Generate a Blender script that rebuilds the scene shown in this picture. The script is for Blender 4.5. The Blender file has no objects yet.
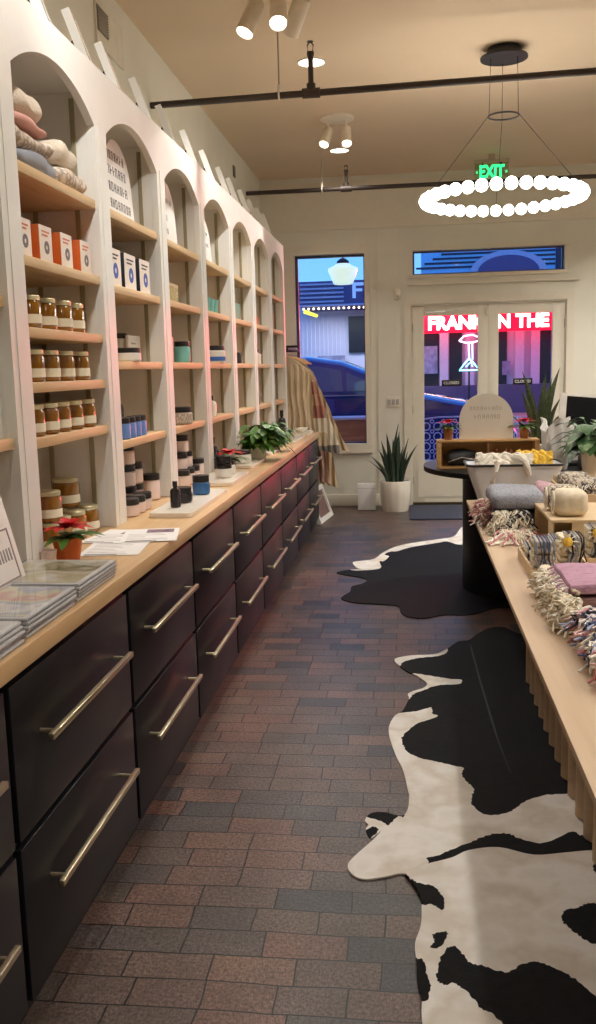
import bpy, bmesh, math, random
from mathutils import Vector, Matrix, Euler, noise
from mathutils.geometry import delaunay_2d_cdt
random.seed(7)
SC = bpy.context.scene
COL = SC.collection
PI = math.pi

# ------------------------------------------------------------------ materials
def s2l(c):
    return tuple(((v/255.0)/12.92 if v/255.0 <= .04045 else ((v/255.0+.055)/1.055)**2.4) for v in c)
_M = {}
def mat(name, col, rough=.6, metal=0., vary=.06, scale=12., bump=0., bscale=60., spec=.5, emit=None, estr=0., trans=0., coat=0., sub=0.):
    """principled paint with a little procedural mottling; col is linear rgb"""
    if name in _M: return _M[name]
    m = bpy.data.materials.new(name); m.use_nodes = True; _M[name] = m
    nt = m.node_tree; N = nt.nodes; L = nt.links
    b = N['Principled BSDF']
    b.inputs['Roughness'].default_value = rough; b.inputs['Metallic'].default_value = metal
    b.inputs['Specular IOR Level'].default_value = spec
    b.inputs['Transmission Weight'].default_value = trans
    b.inputs['Coat Weight'].default_value = coat
    tc = N.new('ShaderNodeTexCoord')
    nz = N.new('ShaderNodeTexNoise'); nz.inputs['Scale'].default_value = scale; nz.inputs['Detail'].default_value = 4
    L.new(tc.outputs['Object'], nz.inputs['Vector'])
    rp = N.new('ShaderNodeValToRGB'); e = rp.color_ramp.elements
    e[0].position = .3; e[1].position = .7
    e[0].color = tuple(max(0, c*(1-vary)) for c in col)+(1,); e[1].color = tuple(min(1, c*(1+vary)) for c in col)+(1,)
    L.new(nz.outputs['Fac'], rp.inputs['Fac']); L.new(rp.outputs['Color'], b.inputs['Base Color'])
    if bump:
        n2 = N.new('ShaderNodeTexNoise'); n2.inputs['Scale'].default_value = bscale; n2.inputs['Detail'].default_value = 3
        L.new(tc.outputs['Object'], n2.inputs['Vector'])
        bp = N.new('ShaderNodeBump'); bp.inputs['Strength'].default_value = bump; bp.inputs['Distance'].default_value = .01
        L.new(n2.outputs['Fac'], bp.inputs['Height']); L.new(bp.outputs['Normal'], b.inputs['Normal'])
    if emit:
        b.inputs['Emission Color'].default_value = tuple(emit)+(1,); b.inputs['Emission Strength'].default_value = estr
    return m
def matc(name, rgb, **k): return mat(name, s2l(rgb), **k)

def wood(name, c1, c2, rough=.45, axis=1, sc=1.):
    m = bpy.data.materials.new(name); m.use_nodes = True; _M[name] = m
    nt = m.node_tree; N = nt.nodes; L = nt.links; b = N['Principled BSDF']; b.inputs['Roughness'].default_value = rough
    tc = N.new('ShaderNodeTexCoord'); mp = N.new('ShaderNodeMapping')
    s = [26*sc, 26*sc, 26*sc]; s[axis] = 1.6*sc; mp.inputs['Scale'].default_value = s
    L.new(tc.outputs['Object'], mp.inputs['Vector'])
    nz = N.new('ShaderNodeTexNoise'); nz.inputs['Scale'].default_value = 1.2; nz.inputs['Detail'].default_value = 6; nz.inputs['Distortion'].default_value = .6
    L.new(mp.outputs['Vector'], nz.inputs['Vector'])
    rp = N.new('ShaderNodeValToRGB'); e = rp.color_ramp.elements; e[0].position = .3; e[1].position = .72
    e[0].color = s2l(c1)+(1,); e[1].color = s2l(c2)+(1,)
    L.new(nz.outputs['Fac'], rp.inputs['Fac']); L.new(rp.outputs['Color'], b.inputs['Base Color'])
    return m

def brick_floor():
    m = bpy.data.materials.new('brick_paving'); m.use_nodes = True
    nt = m.node_tree; N = nt.nodes; L = nt.links; b = N['Principled BSDF']
    tc = N.new('ShaderNodeTexCoord')
    wn = N.new('ShaderNodeTexNoise'); wn.inputs['Scale'].default_value = 3.5; wn.inputs['Detail'].default_value = 2
    L.new(tc.outputs['Object'], wn.inputs['Vector'])
    wv = N.new('ShaderNodeVectorMath'); wv.operation = 'MULTIPLY_ADD'; wv.inputs[1].default_value = (.022, .022, 0)
    L.new(wn.outputs['Color'], wv.inputs[0]); L.new(tc.outputs['Object'], wv.inputs[2])
    mp = N.new('ShaderNodeMapping'); mp.inputs['Location'].default_value = (.07, -.055, 0)
    L.new(wv.outputs[0], mp.inputs['Vector'])
    def brick(c1, c2, mort, bias=0.):
        k = N.new('ShaderNodeTexBrick'); k.inputs['Scale'].default_value = 1.
        k.inputs['Brick Width'].default_value = .226; k.inputs['Row Height'].default_value = .1095
        k.inputs['Mortar Size'].default_value = .0029; k.inputs['Mortar Smooth'].default_value = .25; k.inputs['Bias'].default_value = bias
        k.offset = .43; k.offset_frequency = 2; k.squash = .82; k.squash_frequency = 3
        k.inputs['Color1'].default_value = c1; k.inputs['Color2'].default_value = c2; k.inputs['Mortar'].default_value = mort
        L.new(mp.outputs['Vector'], k.inputs['Vector']); return k
    k = brick((0, 0, 0, 1), (1, 1, 1, 1), (.5, .5, .5, 1))
    rp = N.new('ShaderNodeValToRGB'); cr = rp.color_ramp; cr.interpolation = 'LINEAR'
    cols = [(0, (52, 50, 53)), (.15, (68, 62, 60)), (.35, (86, 69, 61)), (.5, (98, 70, 60)), (.66, (78, 67, 61)), (.85, (102, 76, 64)), (1, (66, 60, 60))]
    cr.elements[0].position = 0; cr.elements[0].color = s2l(cols[0][1])+(1,)
    cr.elements[1].position = 1; cr.elements[1].color = s2l(cols[-1][1])+(1,)
    for p, c in cols[1:-1]:
        el = cr.elements.new(p); el.color = s2l(c)+(1,)
    L.new(k.outputs['Color'], rp.inputs['Fac'])
    # speckle and brushed scratches
    n1 = N.new('ShaderNodeTexNoise'); n1.inputs['Scale'].default_value = 95; n1.inputs['Detail'].default_value = 3
    L.new(tc.outputs['Object'], n1.inputs['Vector'])
    n2 = N.new('ShaderNodeTexNoise'); n2.inputs['Scale'].default_value = 5; n2.inputs['Detail'].default_value = 5
    L.new(tc.outputs['Object'], n2.inputs['Vector'])
    wvx = N.new('ShaderNodeTexWave'); wvx.inputs['Scale'].default_value = 38; wvx.inputs['Distortion'].default_value = 14; wvx.inputs['Detail'].default_value = 2
    wvx.inputs['Detail Scale'].default_value = .8
    L.new(tc.outputs['Object'], wvx.inputs['Vector'])
    def mul(a, fac_socket, lo, hi):
        mr = N.new('ShaderNodeMapRange'); mr.inputs[1].default_value = .25; mr.inputs[2].default_value = .75; mr.inputs[3].default_value = lo; mr.inputs[4].default_value = hi
        L.new(fac_socket, mr.inputs[0])
        v = N.new('ShaderNodeVectorMath'); v.operation = 'SCALE'; L.new(a, v.inputs[0]); L.new(mr.outputs[0], v.inputs['Scale']); return v.outputs[0]
    c = mul(rp.outputs['Color'], n1.outputs['Fac'], .35, 1.75)
    c = mul(c, n2.outputs['Fac'], .72, 1.28)
    c = mul(c, wvx.outputs['Fac'], .86, 1.14)
    mx = N.new('ShaderNodeMix'); mx.data_type = 'RGBA'
    L.new(k.outputs['Fac'], mx.inputs['Factor']); L.new(c, mx.inputs['A']); mx.inputs['B'].default_value = s2l((20, 16, 15))+(1,)
    L.new(mx.outputs['Result'], b.inputs['Base Color'])
    b.inputs['Roughness'].default_value = .38; b.inputs['Specular IOR Level'].default_value = .4
    h = N.new('ShaderNodeMath'); h.operation = 'MULTIPLY_ADD'; h.inputs[1].default_value = -1.2; L.new(k.outputs['Fac'], h.inputs[0])
    h2 = N.new('ShaderNodeMath'); h2.operation = 'MULTIPLY'; h2.inputs[1].default_value = .35; L.new(n1.outputs['Fac'], h2.inputs[0]); L.new(h2.outputs[0], h.inputs[2])
    h3 = N.new('ShaderNodeMath'); h3.operation = 'MULTIPLY_ADD'; h3.inputs[1].default_value = .5; L.new(k.outputs['Color'], h3.inputs[0]); L.new(h.outputs[0], h3.inputs[2])
    bp = N.new('ShaderNodeBump'); bp.inputs['Strength'].default_value = .6; bp.inputs['Distance'].default_value = .004
    L.new(h3.outputs[0], bp.inputs['Height']); L.new(bp.outputs['Normal'], b.inputs['Normal'])
    return m

def multi(name, cols, scale=8., rough=.8, kind='noise', stretch=(1, 1, 1), bump=0., detail=2.):
    """several colours mixed by a pattern; cols = rgb bytes"""
    m = bpy.data.materials.new(name); m.use_nodes = True; _M[name] = m
    nt = m.node_tree; N = nt.nodes; L = nt.links; b = N['Principled BSDF']; b.inputs['Roughness'].default_value = rough
    tc = N.new('ShaderNodeTexCoord'); mp = N.new('ShaderNodeMapping'); mp.inputs['Scale'].default_value = stretch
    L.new(tc.outputs['Object'], mp.inputs['Vector'])
    if kind == 'noise':
        t = N.new('ShaderNodeTexNoise'); t.inputs['Detail'].default_value = detail; o = t.outputs['Fac']; lo, hi = .32, .68
    elif kind == 'voronoi':
        t = N.new('ShaderNodeTexVoronoi'); o = None; lo, hi = 0, 1
    elif kind == 'check':
        t = N.new('ShaderNodeTexVoronoi'); t.distance = 'CHEBYCHEV'; t.inputs['Randomness'].default_value = .25; o = None; lo, hi = 0, 1
    t.inputs['Scale'].default_value = scale
    L.new(mp.outputs['Vector'], t.inputs['Vector'])
    if o is None:
        sx = N.new('ShaderNodeSeparateColor'); L.new(t.outputs['Color'], sx.inputs[0]); o = sx.outputs[0]
    rp = N.new('ShaderNodeValToRGB'); cr = rp.color_ramp; cr.interpolation = 'CONSTANT' if kind != 'noise' else 'LINEAR'
    n = len(cols); cr.elements[0].position = lo; cr.elements[0].color = s2l(cols[0])+(1,)
    cr.elements[1].position = hi if kind == 'noise' else (n-1)/n; cr.elements[1].color = s2l(cols[-1])+(1,)
    for i in range(1, n-1):
        el = cr.elements.new(lo+(hi-lo)*i/(n-1) if kind == 'noise' else i/n); el.color = s2l(cols[i])+(1,)
    L.new(o, rp.inputs['Fac']); L.new(rp.outputs['Color'], b.inputs['Base Color'])
    if bump:
        bp = N.new('ShaderNodeBump'); bp.inputs['Strength'].default_value = bump; bp.inputs['Distance'].default_value = .01
        L.new(o, bp.inputs['Height']); L.new(bp.outputs['Normal'], b.inputs['Normal'])
    return m

def glass_pane(name, tint=(1, 1, 1), refl=.025):
    m = bpy.data.materials.new(name); m.use_nodes = True; nt = m.node_tree; N = nt.nodes; L = nt.links
    N.remove(N['Principled BSDF']); out = N['Material Output']
    t = N.new('ShaderNodeBsdfTransparent'); t.inputs[0].default_value = tint+(1,)
    g = N.new('ShaderNodeBsdfGlossy'); g.inputs['Roughness'].default_value = .02
    lw = N.new('ShaderNodeLayerWeight'); lw.inputs[0].default_value = .2
    mr = N.new('ShaderNodeMapRange'); mr.inputs[3].default_value = refl*.5; mr.inputs[4].default_value = .5
    L.new(lw.outputs['Fresnel'], mr.inputs[0])
    mx = N.new('ShaderNodeMixShader'); L.new(mr.outputs[0], mx.inputs[0]); L.new(t.outputs[0], mx.inputs[1]); L.new(g.outputs[0], mx.inputs[2])
    L.new(mx.outputs[0], out.inputs[0]); return m

# ------------------------------------------------------------------ mesh building
class MB:
    def __init__(s): s.bm = bmesh.new(); s.M = Matrix.Identity(4); s.mi = 0
    def _v(s, p): return s.bm.verts.new(s.M @ Vector(p))
    def face(s, vs, smooth=False):
        try:
            f = s.bm.faces.new(vs); f.material_index = s.mi; f.smooth = smooth; return f
        except ValueError: return None
    def box(s, x0, x1, y0, y1, z0, z1, bev=0.):
        if bev <= 0:
            v = [s._v((x, y, z)) for z in (z0, z1) for (x, y) in ((x0, y0), (x1, y0), (x1, y1), (x0, y1))]
            for q in ((3, 2, 1, 0), (4, 5, 6, 7), (0, 1, 5, 4), (1, 2, 6, 5), (2, 3, 7, 6), (3, 0, 4, 7)): s.face([v[i] for i in q])
            return s
        b = min(bev, (x1-x0)/2.01, (y1-y0)/2.01, (z1-z0)/2.01)
        t = bmesh.new(); bmesh.ops.create_cube(t, size=1.)
        for v in t.verts: v.co = Vector(((x0+x1)/2+v.co.x*(x1-x0), (y0+y1)/2+v.co.y*(y1-y0), (z0+z1)/2+v.co.z*(z1-z0)))
        bmesh.ops.bevel(t, geom=t.edges[:], offset=b, segments=2, affect='EDGES', profile=.5)
        s.merge(t); return s
    def merge(s, t, smooth=None):
        mp = {v: s._v(v.co) for v in t.verts}
        for f in t.faces: s.face([mp[v] for v in f.verts], f.smooth if smooth is None else smooth)
        t.free()
    def lathe(s, prof, cx=0, cy=0, z=0, n=20, smooth=True, sx=1., sy=1.):
        rings = []
        for r, h in prof:
            if r < 1e-6: rings.append([s._v((cx, cy, z+h))])
            else: rings.append([s._v((cx+r*sx*math.cos(2*PI*i/n), cy+r*sy*math.sin(2*PI*i/n), z+h)) for i in range(n)])
        for a, b in zip(rings, rings[1:]):
            for i in range(n):
                j = (i+1) % n
                if len(a) == 1 and len(b) == 1: continue
                if len(a) == 1: s.face([a[0], b[j], b[i]][::-1] if False else [a[0], b[i], b[j]][::-1], smooth)
                elif len(b) == 1: s.face([a[i], a[j], b[0]], smooth)
                else: s.face([a[i], a[j], b[j], b[i]], smooth)
        return s
    def cyl(s, r, z0, z1, cx=0, cy=0, n=20, r2=None, cap=True):
        r2 = r if r2 is None else r2
        a = [s._v((cx+r*math.cos(2*PI*i/n), cy+r*math.sin(2*PI*i/n), z0)) for i in range(n)]
        b = [s._v((cx+r2*math.cos(2*PI*i/n), cy+r2*math.sin(2*PI*i/n), z1)) for i in range(n)]
        for i in range(n): s.face([a[i], a[(i+1) % n], b[(i+1) % n], b[i]], True)
        if cap: s.face(a[::-1]); s.face(b)
        return s
    def tube(s, pts, r, n=6, cap=True):
        pts = [Vector(p) for p in pts]; rings = []
        up = Vector((0, 0, 1))
        for i, p in enumerate(pts):
            d = (pts[min(i+1, len(pts)-1)]-pts[max(i-1, 0)])
            if d.length < 1e-9: d = Vector((0, 0, 1))
            d.normalize()
            a = d.cross(up)
            if a.length < .05: a = d.cross(Vector((1, 0, 0)))
            a.normalize(); b = d.cross(a)
            rr = r[i] if isinstance(r, (list, tuple)) else r
            rings.append([s._v(p+rr*(math.cos(2*PI*k/n)*a+math.sin(2*PI*k/n)*b)) for k in range(n)])
        for A, B in zip(rings, rings[1:]):
            for k in range(n): s.face([A[k], B[k], B[(k+1) % n], A[(k+1) % n]], True)
        if cap: s.face(rings[0]); s.face(rings[-1][::-1])
        return s
    def sphere(s, c, r, u=14, v=9, sc=(1, 1, 1)):
        prof = [(r*math.sin(PI*i/v), -r*math.cos(PI*i/v)) for i in range(v+1)]
        M0 = s.M; s.M = M0 @ Matrix.Translation(c) @ Matrix.Diagonal((sc[0], sc[1], sc[2], 1))
        s.lathe([(0 if i in (0, v) else a, h) for i, (a, h) in enumerate(prof)], n=u); s.M = M0; return s
    def torus(s, c, R, r, axis='z', n=32, m=8, arc=1.):
        pts = []
        k = n if arc >= 1 else int(n*arc)
        rings = []
        for i in range(k+(0 if arc >= 1 else 1)):
            a = 2*PI*i/n; ring = []
            for j in range(m):
                b = 2*PI*j/m; rad = R+r*math.cos(b); h = r*math.sin(b)
                p = {'z': (rad*math.cos(a), rad*math.sin(a), h), 'y': (rad*math.cos(a), h, rad*math.sin(a)), 'x': (h, rad*math.cos(a), rad*math.sin(a))}[axis]
                ring.append(s._v(Vector(c)+Vector(p)))
            rings.append(ring)
        K = len(rings)
        for i in range(K if arc >= 1 else K-1):
            for j in range(m): s.face([rings[i][j], rings[i][(j+1) % m], rings[(i+1) % K][(j+1) % m], rings[(i+1) % K][j]], True)
        return s
    def prism(s, poly, h0, h1, plane='xy'):
        """extrude a 2d polygon (ccw) along the third axis"""
        def P(a, b, h): return {'xy': (a, b, h), 'xz': (a, h, b), 'yz': (h, a, b)}[plane]
        A = [s._v(P(a, b, h0)) for a, b in poly]; B = [s._v(P(a, b, h1)) for a, b in poly]
        n = len(poly)
        for i in range(n): s.face([A[i], A[(i+1) % n], B[(i+1) % n], B[i]])
        s.face(A[::-1]); s.face(B); return s
    def grid(s, fn, nu, nv, smooth=True, closed=False):
        V = [[s._v(fn(i/nu, j/nv)) for j in range(nv+1)] for i in range(nu+(0 if closed else 1))]
        K = len(V)
        for i in range(nu):
            for j in range(nv): s.face([V[i][j], V[(i+1) % K][j], V[(i+1) % K][j+1], V[i][j+1]], smooth)
        return s
    def soft(s, x0, x1, y0, y1, z0, z1, r=.02, wob=.0, seed=0, seg=10):
        """soft rounded slab: folded cloth or cushion"""
        t = bmesh.new(); bmesh.ops.create_cube(t, size=1.)
        bmesh.ops.subdivide_edges(t, edges=t.edges[:], cuts=seg, use_grid_fill=True)
        cx, cy, cz = (x0+x1)/2, (y0+y1)/2, (z0+z1)/2; hx, hy, hz = (x1-x0)/2, (y1-y0)/2, (z1-z0)/2
        r = min(r, hx, hy, hz)
        for v in t.verts:
            p = Vector((v.co.x*2*hx, v.co.y*2*hy, v.co.z*2*hz))
            q = Vector((max(-hx+r, min(hx-r, p.x)), max(-hy+r, min(hy-r, p.y)), max(-hz+r, min(hz-r, p.z))))
            d = p-q
            if d.length > 1e-7: p = q+d.normalized()*r
            if wob:
                w = noise.noise(Vector((p.x*9+seed, p.y*9+seed*.7, p.z*14)))*wob
                up = max(0., min(1., (p.z+hz)/(2*hz)*3))
                p = p+Vector((w*.7, w, w*1.0))*up
            v.co = p+Vector((cx, cy, cz))
        bmesh.ops.recalc_face_normals(t, faces=t.faces[:])
        s.merge(t, True); return s
    def build(s, name, mats, parent=None, loc=(0, 0, 0), rot=None, sharp=35, recalc=True):
        if recalc: bmesh.ops.recalc_face_normals(s.bm, faces=s.bm.faces[:])
        me = bpy.data.meshes.new(name); s.bm.to_mesh(me); s.bm.free()
        if not isinstance(mats, (list, tuple)): mats = [mats]
        for m in mats: me.materials.append(m)
        o = bpy.data.objects.new(name, me); COL.objects.link(o); o.location = loc
        if rot: o.rotation_euler = rot
        if parent: o.parent = parent
        try: me.set_sharp_from_angle(angle=math.radians(sharp))
        except Exception: pass
        return o

def tag(o, label=None, cat=None, group=None, kind=None):
    if label: o['label'] = label
    if cat: o['category'] = cat
    if group: o['group'] = group
    if kind: o['kind'] = kind
    return o
def thing(name, label, cat, loc=(0, 0, 0), rotz=0., group=None):
    o = bpy.data.objects.new(name, None); COL.objects.link(o); o.empty_display_size = .05
    o.location = loc; o.rotation_euler = (0, 0, rotz); return tag(o, label, cat, group)
def struct(name, mb, m): return tag(mb.build(name, m), kind='structure')
def dup(root, loc, rotz=0., label=None, group=None, scale=None):
    r = root.copy(); COL.objects.link(r); r.location = loc; r.rotation_euler = (0, 0, rotz)
    if scale: r.scale = (scale,)*3
    if label: r['label'] = label
    if group: r['group'] = group
    for ch in list(root.children):
        c = ch.copy(); COL.objects.link(c); c.parent = r
        for g in list(ch.children):
            d = g.copy(); COL.objects.link(d); d.parent = c
    return r
def text_mb(s, size=1., extr=.001, bold=0., xs=1., align='CENTER'):
    cu = bpy.data.curves.new('t', 'FONT'); cu.body = s; cu.size = size; cu.extrude = extr; cu.offset = bold; cu.align_x = align; cu.align_y = 'CENTER'
    cu.resolution_u = 3
    o = bpy.data.objects.new('t', cu); COL.objects.link(o)
    me = bpy.data.meshes.new_from_object(o.evaluated_get(bpy.context.evaluated_depsgraph_get()))
    bm = bmesh.new(); bm.from_mesh(me)
    for v in bm.verts: v.co.x *= xs
    bpy.data.objects.remove(o); bpy.data.curves.remove(cu); bpy.data.meshes.remove(me)
    return bm
def text_obj(s, name, m, parent, M, size, extr=.001, bold=0., xs=1., align='CENTER'):
    bm = text_mb(s, size, extr, bold, xs, align); b = MB(); b.M = M; b.merge(bm, False)
    return b.build(name, m, parent)
FACE_NY = Matrix.Rotation(PI/2, 4, 'X')                      # text upright, read from -y
FACE_PX = Matrix.Rotation(PI/2, 4, 'Z') @ Matrix.Rotation(PI/2, 4, 'X')   # text upright, read from +x

# ------------------------------------------------------------------ camera
H = 1.56
cam = bpy.data.objects.new('camera', bpy.data.cameras.new('camera')); COL.objects.link(cam)
yaw, pitch, roll = .12202, -.153665, -.026187
R = Matrix.Rotation(yaw, 3, 'Z') @ Matrix.Rotation(PI/2+pitch, 3, 'X') @ Matrix.Rotation(roll, 3, 'Z')
cam.matrix_world = Matrix.Translation((0, 0, H)) @ R.to_4x4()
cam.data.sensor_fit = 'VERTICAL'; cam.data.sensor_height = 24.; cam.data.lens = 921.2/1024*24.
cam.data.clip_start = .02; cam.data.clip_end = 200
SC.camera = cam

# ------------------------------------------------------------------ shared paints
WHITE = matc('white_paint', (234, 233, 229), rough=.45, vary=.02, scale=6)
WALLP = matc('wall_paint', (224, 221, 207), rough=.7, vary=.03, scale=3)
CEILP = matc('ceiling_paint', (214, 193, 165), rough=.8, vary=.02, scale=2)
TRIMP = matc('trim_paint', (224, 217, 200), rough=.5, vary=.02)
MAPLE = wood('maple_counter', (212, 178, 134), (196, 158, 112), .38, 1, .8)
SHELFW = wood('maple_shelf', (220, 190, 148), (204, 170, 124), .5, 1, 1.)
PALEW = wood('pale_plywood', (202, 176, 146), (188, 160, 128), .5, 1, .8)
BOXW = wood('riser_wood', (214, 190, 154), (198, 170, 130), .55, 0, 1.4)
CRATEW = wood('crate_wood', (226, 184, 128), (206, 158, 100), .5, 0, 1.4)
BLACKC = matc('cabinet_black', (20, 19, 23), rough=.4, vary=.05, spec=.35)
BLACKP = matc('black_plastic', (22, 21, 22), rough=.4, vary=.05)
PIPEM = matc('dark_pipe', (62, 52, 46), rough=.5, metal=.3)
BRASS = matc('brushed_brass', (222, 208, 176), rough=.34, metal=1., vary=.03)
STANDM = matc('shelf_standard_bronze', (158, 150, 122), rough=.5)
PAPER = matc('white_paper', (236, 234, 232), rough=.6, vary=.02)
CERAM = matc('white_ceramic', (232, 224, 210), rough=.25, vary=.03)
INK = matc('dark_ink', (60, 58, 62), rough=.7, vary=.02)
FAINT = matc('faint_grey_ink', (172, 170, 170), rough=.7, vary=.02)
HONEY = matc('honey_amber', (132, 84, 10), rough=.12, vary=.25, scale=14, coat=.6)
HONEYD = matc('jar_glass_shadowed_amber', (110, 66, 14), rough=.12, vary=.2, scale=20, coat=.6)
CREAML = matc('cream_label', (242, 234, 210), rough=.6, vary=.02)
GOLDLID = matc('pale_gold_lid', (206, 198, 160), rough=.3, metal=.6)
GREENL = matc('leaf_green', (74, 112, 40), rough=.45, vary=.35, scale=16)
GREEND = matc('deep_leaf_green', (46, 66, 36), rough=.45, vary=.3, scale=14)
REDF = matc('poinsettia_red', (196, 18, 30), rough=.5, vary=.2, scale=30)
TERRA = matc('terracotta_orange', (196, 98, 40), rough=.6, vary=.08)
CHROME = matc('brushed_nickel', (170, 165, 158), rough=.3, metal=1.)
FAR_O = [(-0.562, 6.931), (-0.464, 7.026), (-0.347, 7.038), (-0.409, 7.075), (-0.458, 7.275), (-0.429, 7.34), (-0.296, 7.432), (-0.221, 7.709), (-0.111, 7.974), (0.066, 8.159), (0.279, 8.318), (0.405, 8.449), (0.481, 8.838), (0.566, 9.083), (0.753, 8.981), (0.978, 8.436), (1.052, 7.271), (0.913, 6.288), (0.69, 5.909), (0.647, 5.908), (0.539, 5.881), (0.423, 5.755), (0.337, 5.713), (0.211, 5.71), (0.084, 5.628), (-0.02, 5.665), (-0.059, 5.761), (-0.075, 5.911), (-0.131, 5.953), (-0.242, 5.977), (-0.378, 6.01), (-0.464, 6.099), (-0.459, 6.193), (-0.42, 6.319), (-0.417, 6.47), (-0.349, 6.554), (-0.318, 6.682), (-0.385, 6.771), (-0.504, 6.849)]
FAR_W = [(-0.488, 7.407), (-0.303, 7.61), (-0.226, 7.9), (-0.113, 8.162), (0.068, 8.372), (0.286, 8.52), (0.415, 8.658), (0.49, 9.185), (0.769, 9.175), (0.606, 8.278), (0.438, 8.043), (0.333, 8.186), (0.273, 8.155), (0.153, 8.047), (0.006, 7.927), (-0.108, 7.751), (-0.165, 7.737), (-0.21, 7.61), (-0.175, 7.54), (-0.211, 7.339), (-0.244, 7.339), (-0.231, 7.087), (-0.333, 7.014), (-0.464, 7.026)]
MID_O = [(0.463, 5.414), (0.391, 5.299), (0.33, 5.166), (0.268, 5.136), (0.19, 4.976), (0.128, 4.896), (0.01, 4.872), (-0.077, 4.818), (-0.082, 4.756), (-0.057, 4.685), (-0.019, 4.599), (0.027, 4.544), (0.054, 4.49), (0.08, 4.421), (0.061, 4.357), (0.008, 4.304), (-0.015, 4.263), (-0.009, 4.214), (-0.026, 4.109), (-0.042, 4.039), (-0.074, 3.98), (-0.096, 3.864), (-0.094, 3.763), (-0.082, 3.668), (-0.061, 3.542), (-0.038, 3.441), (-0.024, 3.344), (-0.007, 3.175), (-0.011, 3.232), (-0.011, 3.13), (-0.023, 3.059), (-0.048, 3.044), (-0.101, 3.066), (-0.146, 3.05), (-0.162, 2.999), (-0.149, 2.97), (-0.156, 2.939), (-0.137, 2.882), (-0.105, 2.931), (-0.125, 2.878), (-0.189, 2.75), (-0.202, 2.697), (-0.183, 2.649), (-0.142, 2.628), (-0.077, 2.649), (-0.024, 2.668), (0.093, 2.633), (0.3, 2.649), (0.514, 2.713), (0.629, 2.771), (0.815, 2.889), (0.954, 3.194), (0.873, 3.464), (0.932, 3.899), (0.903, 4.447), (0.824, 5.032), (0.709, 5.2), (0.655, 5.248), (0.604, 5.342), (0.551, 5.44)]
MID_W = [[(-0.075, 4.006), (0.023, 4.043), (0.09, 4.091), (0.096, 4.015), (0.12, 3.99), (0.07, 3.936), (0.022, 3.891), (-0.017, 3.807), (-0.04, 3.727), (-0.032, 3.652), (-0.01, 3.58), (0.034, 3.53), (0.09, 3.506), (0.16, 3.469), (0.201, 3.449), (0.191, 3.39), (0.207, 3.328), (0.23, 3.269), (0.216, 3.209), (0.215, 3.145), (0.244, 3.083), (0.294, 3.071), (0.349, 3.106), (0.402, 3.174), (0.47, 3.229), (0.565, 3.252), (0.676, 3.277), (0.931, 3.328), (0.83, 2.945), (0.658, 2.905), (0.614, 2.958), (0.556, 2.948), (0.532, 2.967), (0.423, 2.888), (0.356, 2.911), (0.318, 2.943), (0.26, 2.933), (0.201, 2.886), (0.128, 2.826), (0.085, 2.783), (0.046, 2.767), (0.047, 2.721), (-0.024, 2.613), (-0.14, 2.569), (-0.222, 2.634), (-0.229, 2.734), (-0.139, 2.877), (-0.11, 2.934), (-0.081, 2.968), (-0.05, 3.038), (-0.026, 3.046), (-0.043, 3.23), (-0.049, 3.172), (-0.131, 3.684), (-0.13, 3.925)], [(-0.108, 4.881), (0.011, 4.937), (0.13, 4.961), (0.193, 5.044), (0.198, 4.931), (0.147, 4.865), (0.049, 4.829), (-0.019, 4.777), (-0.047, 4.733), (-0.057, 4.685), (-0.104, 4.713)], [(0.009, 4.56), (0.046, 4.562), (0.118, 4.531), (0.189, 4.496), (0.251, 4.482), (0.23, 4.417), (0.132, 4.397), (0.06, 4.316), (0.008, 4.254), (-0.009, 4.194), (-0.044, 4.251), (0.044, 4.409)], [(-0.175, 3.023), (-0.115, 3.002), (-0.084, 2.968), (-0.105, 2.937), (-0.135, 2.959), (-0.163, 2.933)]]
MID_L = [(0.332, 5.028), (0.348, 5.029), (0.348, 4.586), (0.355, 4.128), (0.361, 3.75), (0.374, 3.516), (0.382, 3.417), (0.374, 3.433), (0.364, 3.55), (0.345, 3.788), (0.335, 4.127), (0.33, 4.585)]
NEAR_O = [(-0.024, 2.668), (0.043, 2.715), (0.125, 2.76), (0.182, 2.811), (0.279, 2.837), (0.383, 2.797), (0.48, 2.817), (0.591, 2.841), (0.721, 2.829), (0.798, 2.64), (0.816, 2.319), (0.722, 2.027), (0.549, 1.881), (0.359, 1.839), (0.191, 1.801), (0.071, 1.766), (0.027, 1.86), (0.02, 2.013), (0.021, 2.086), (0.011, 2.15), (0.009, 2.236), (0.006, 2.309), (0.022, 2.388), (0.026, 2.47), (0.021, 2.547), (-0.005, 2.626)]
NEAR_B = [[(-0.024, 2.653), (-0.005, 2.626), (0.021, 2.604), (0.06, 2.595), (0.084, 2.551), (0.092, 2.497), (0.081, 2.468), (0.057, 2.494), (0.026, 2.492), (0.001, 2.512)], [(0.054, 2.351), (0.089, 2.369), (0.094, 2.344), (0.069, 2.295), (0.046, 2.293), (0.059, 2.322)], [(-0.005, 2.243), (0.006, 2.244), (0.028, 2.237), (0.033, 2.185), (0.043, 2.136), (0.031, 2.079), (0.012, 2.085), (-0.006, 2.1)], [(0.067, 2.223), (0.086, 2.287), (0.11, 2.304), (0.136, 2.264), (0.145, 2.238), (0.189, 2.224), (0.236, 2.205), (0.301, 2.25), (0.344, 2.245), (0.402, 2.199), (0.443, 2.137), (0.479, 2.064), (0.474, 1.951), (0.308, 1.859), (0.245, 1.958), (0.194, 2.04), (0.165, 2.06), (0.138, 2.112), (0.108, 2.15), (0.075, 2.144), (0.06, 2.171)], [(0.427, 2.491), (0.48, 2.516), (0.494, 2.532), (0.53, 2.531), (0.577, 2.471), (0.563, 2.353), (0.493, 2.338), (0.454, 2.373), (0.428, 2.419), (0.419, 2.439)], [(0.556, 2.74), (0.574, 2.754), (0.621, 2.733), (0.564, 2.704)]]
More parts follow.
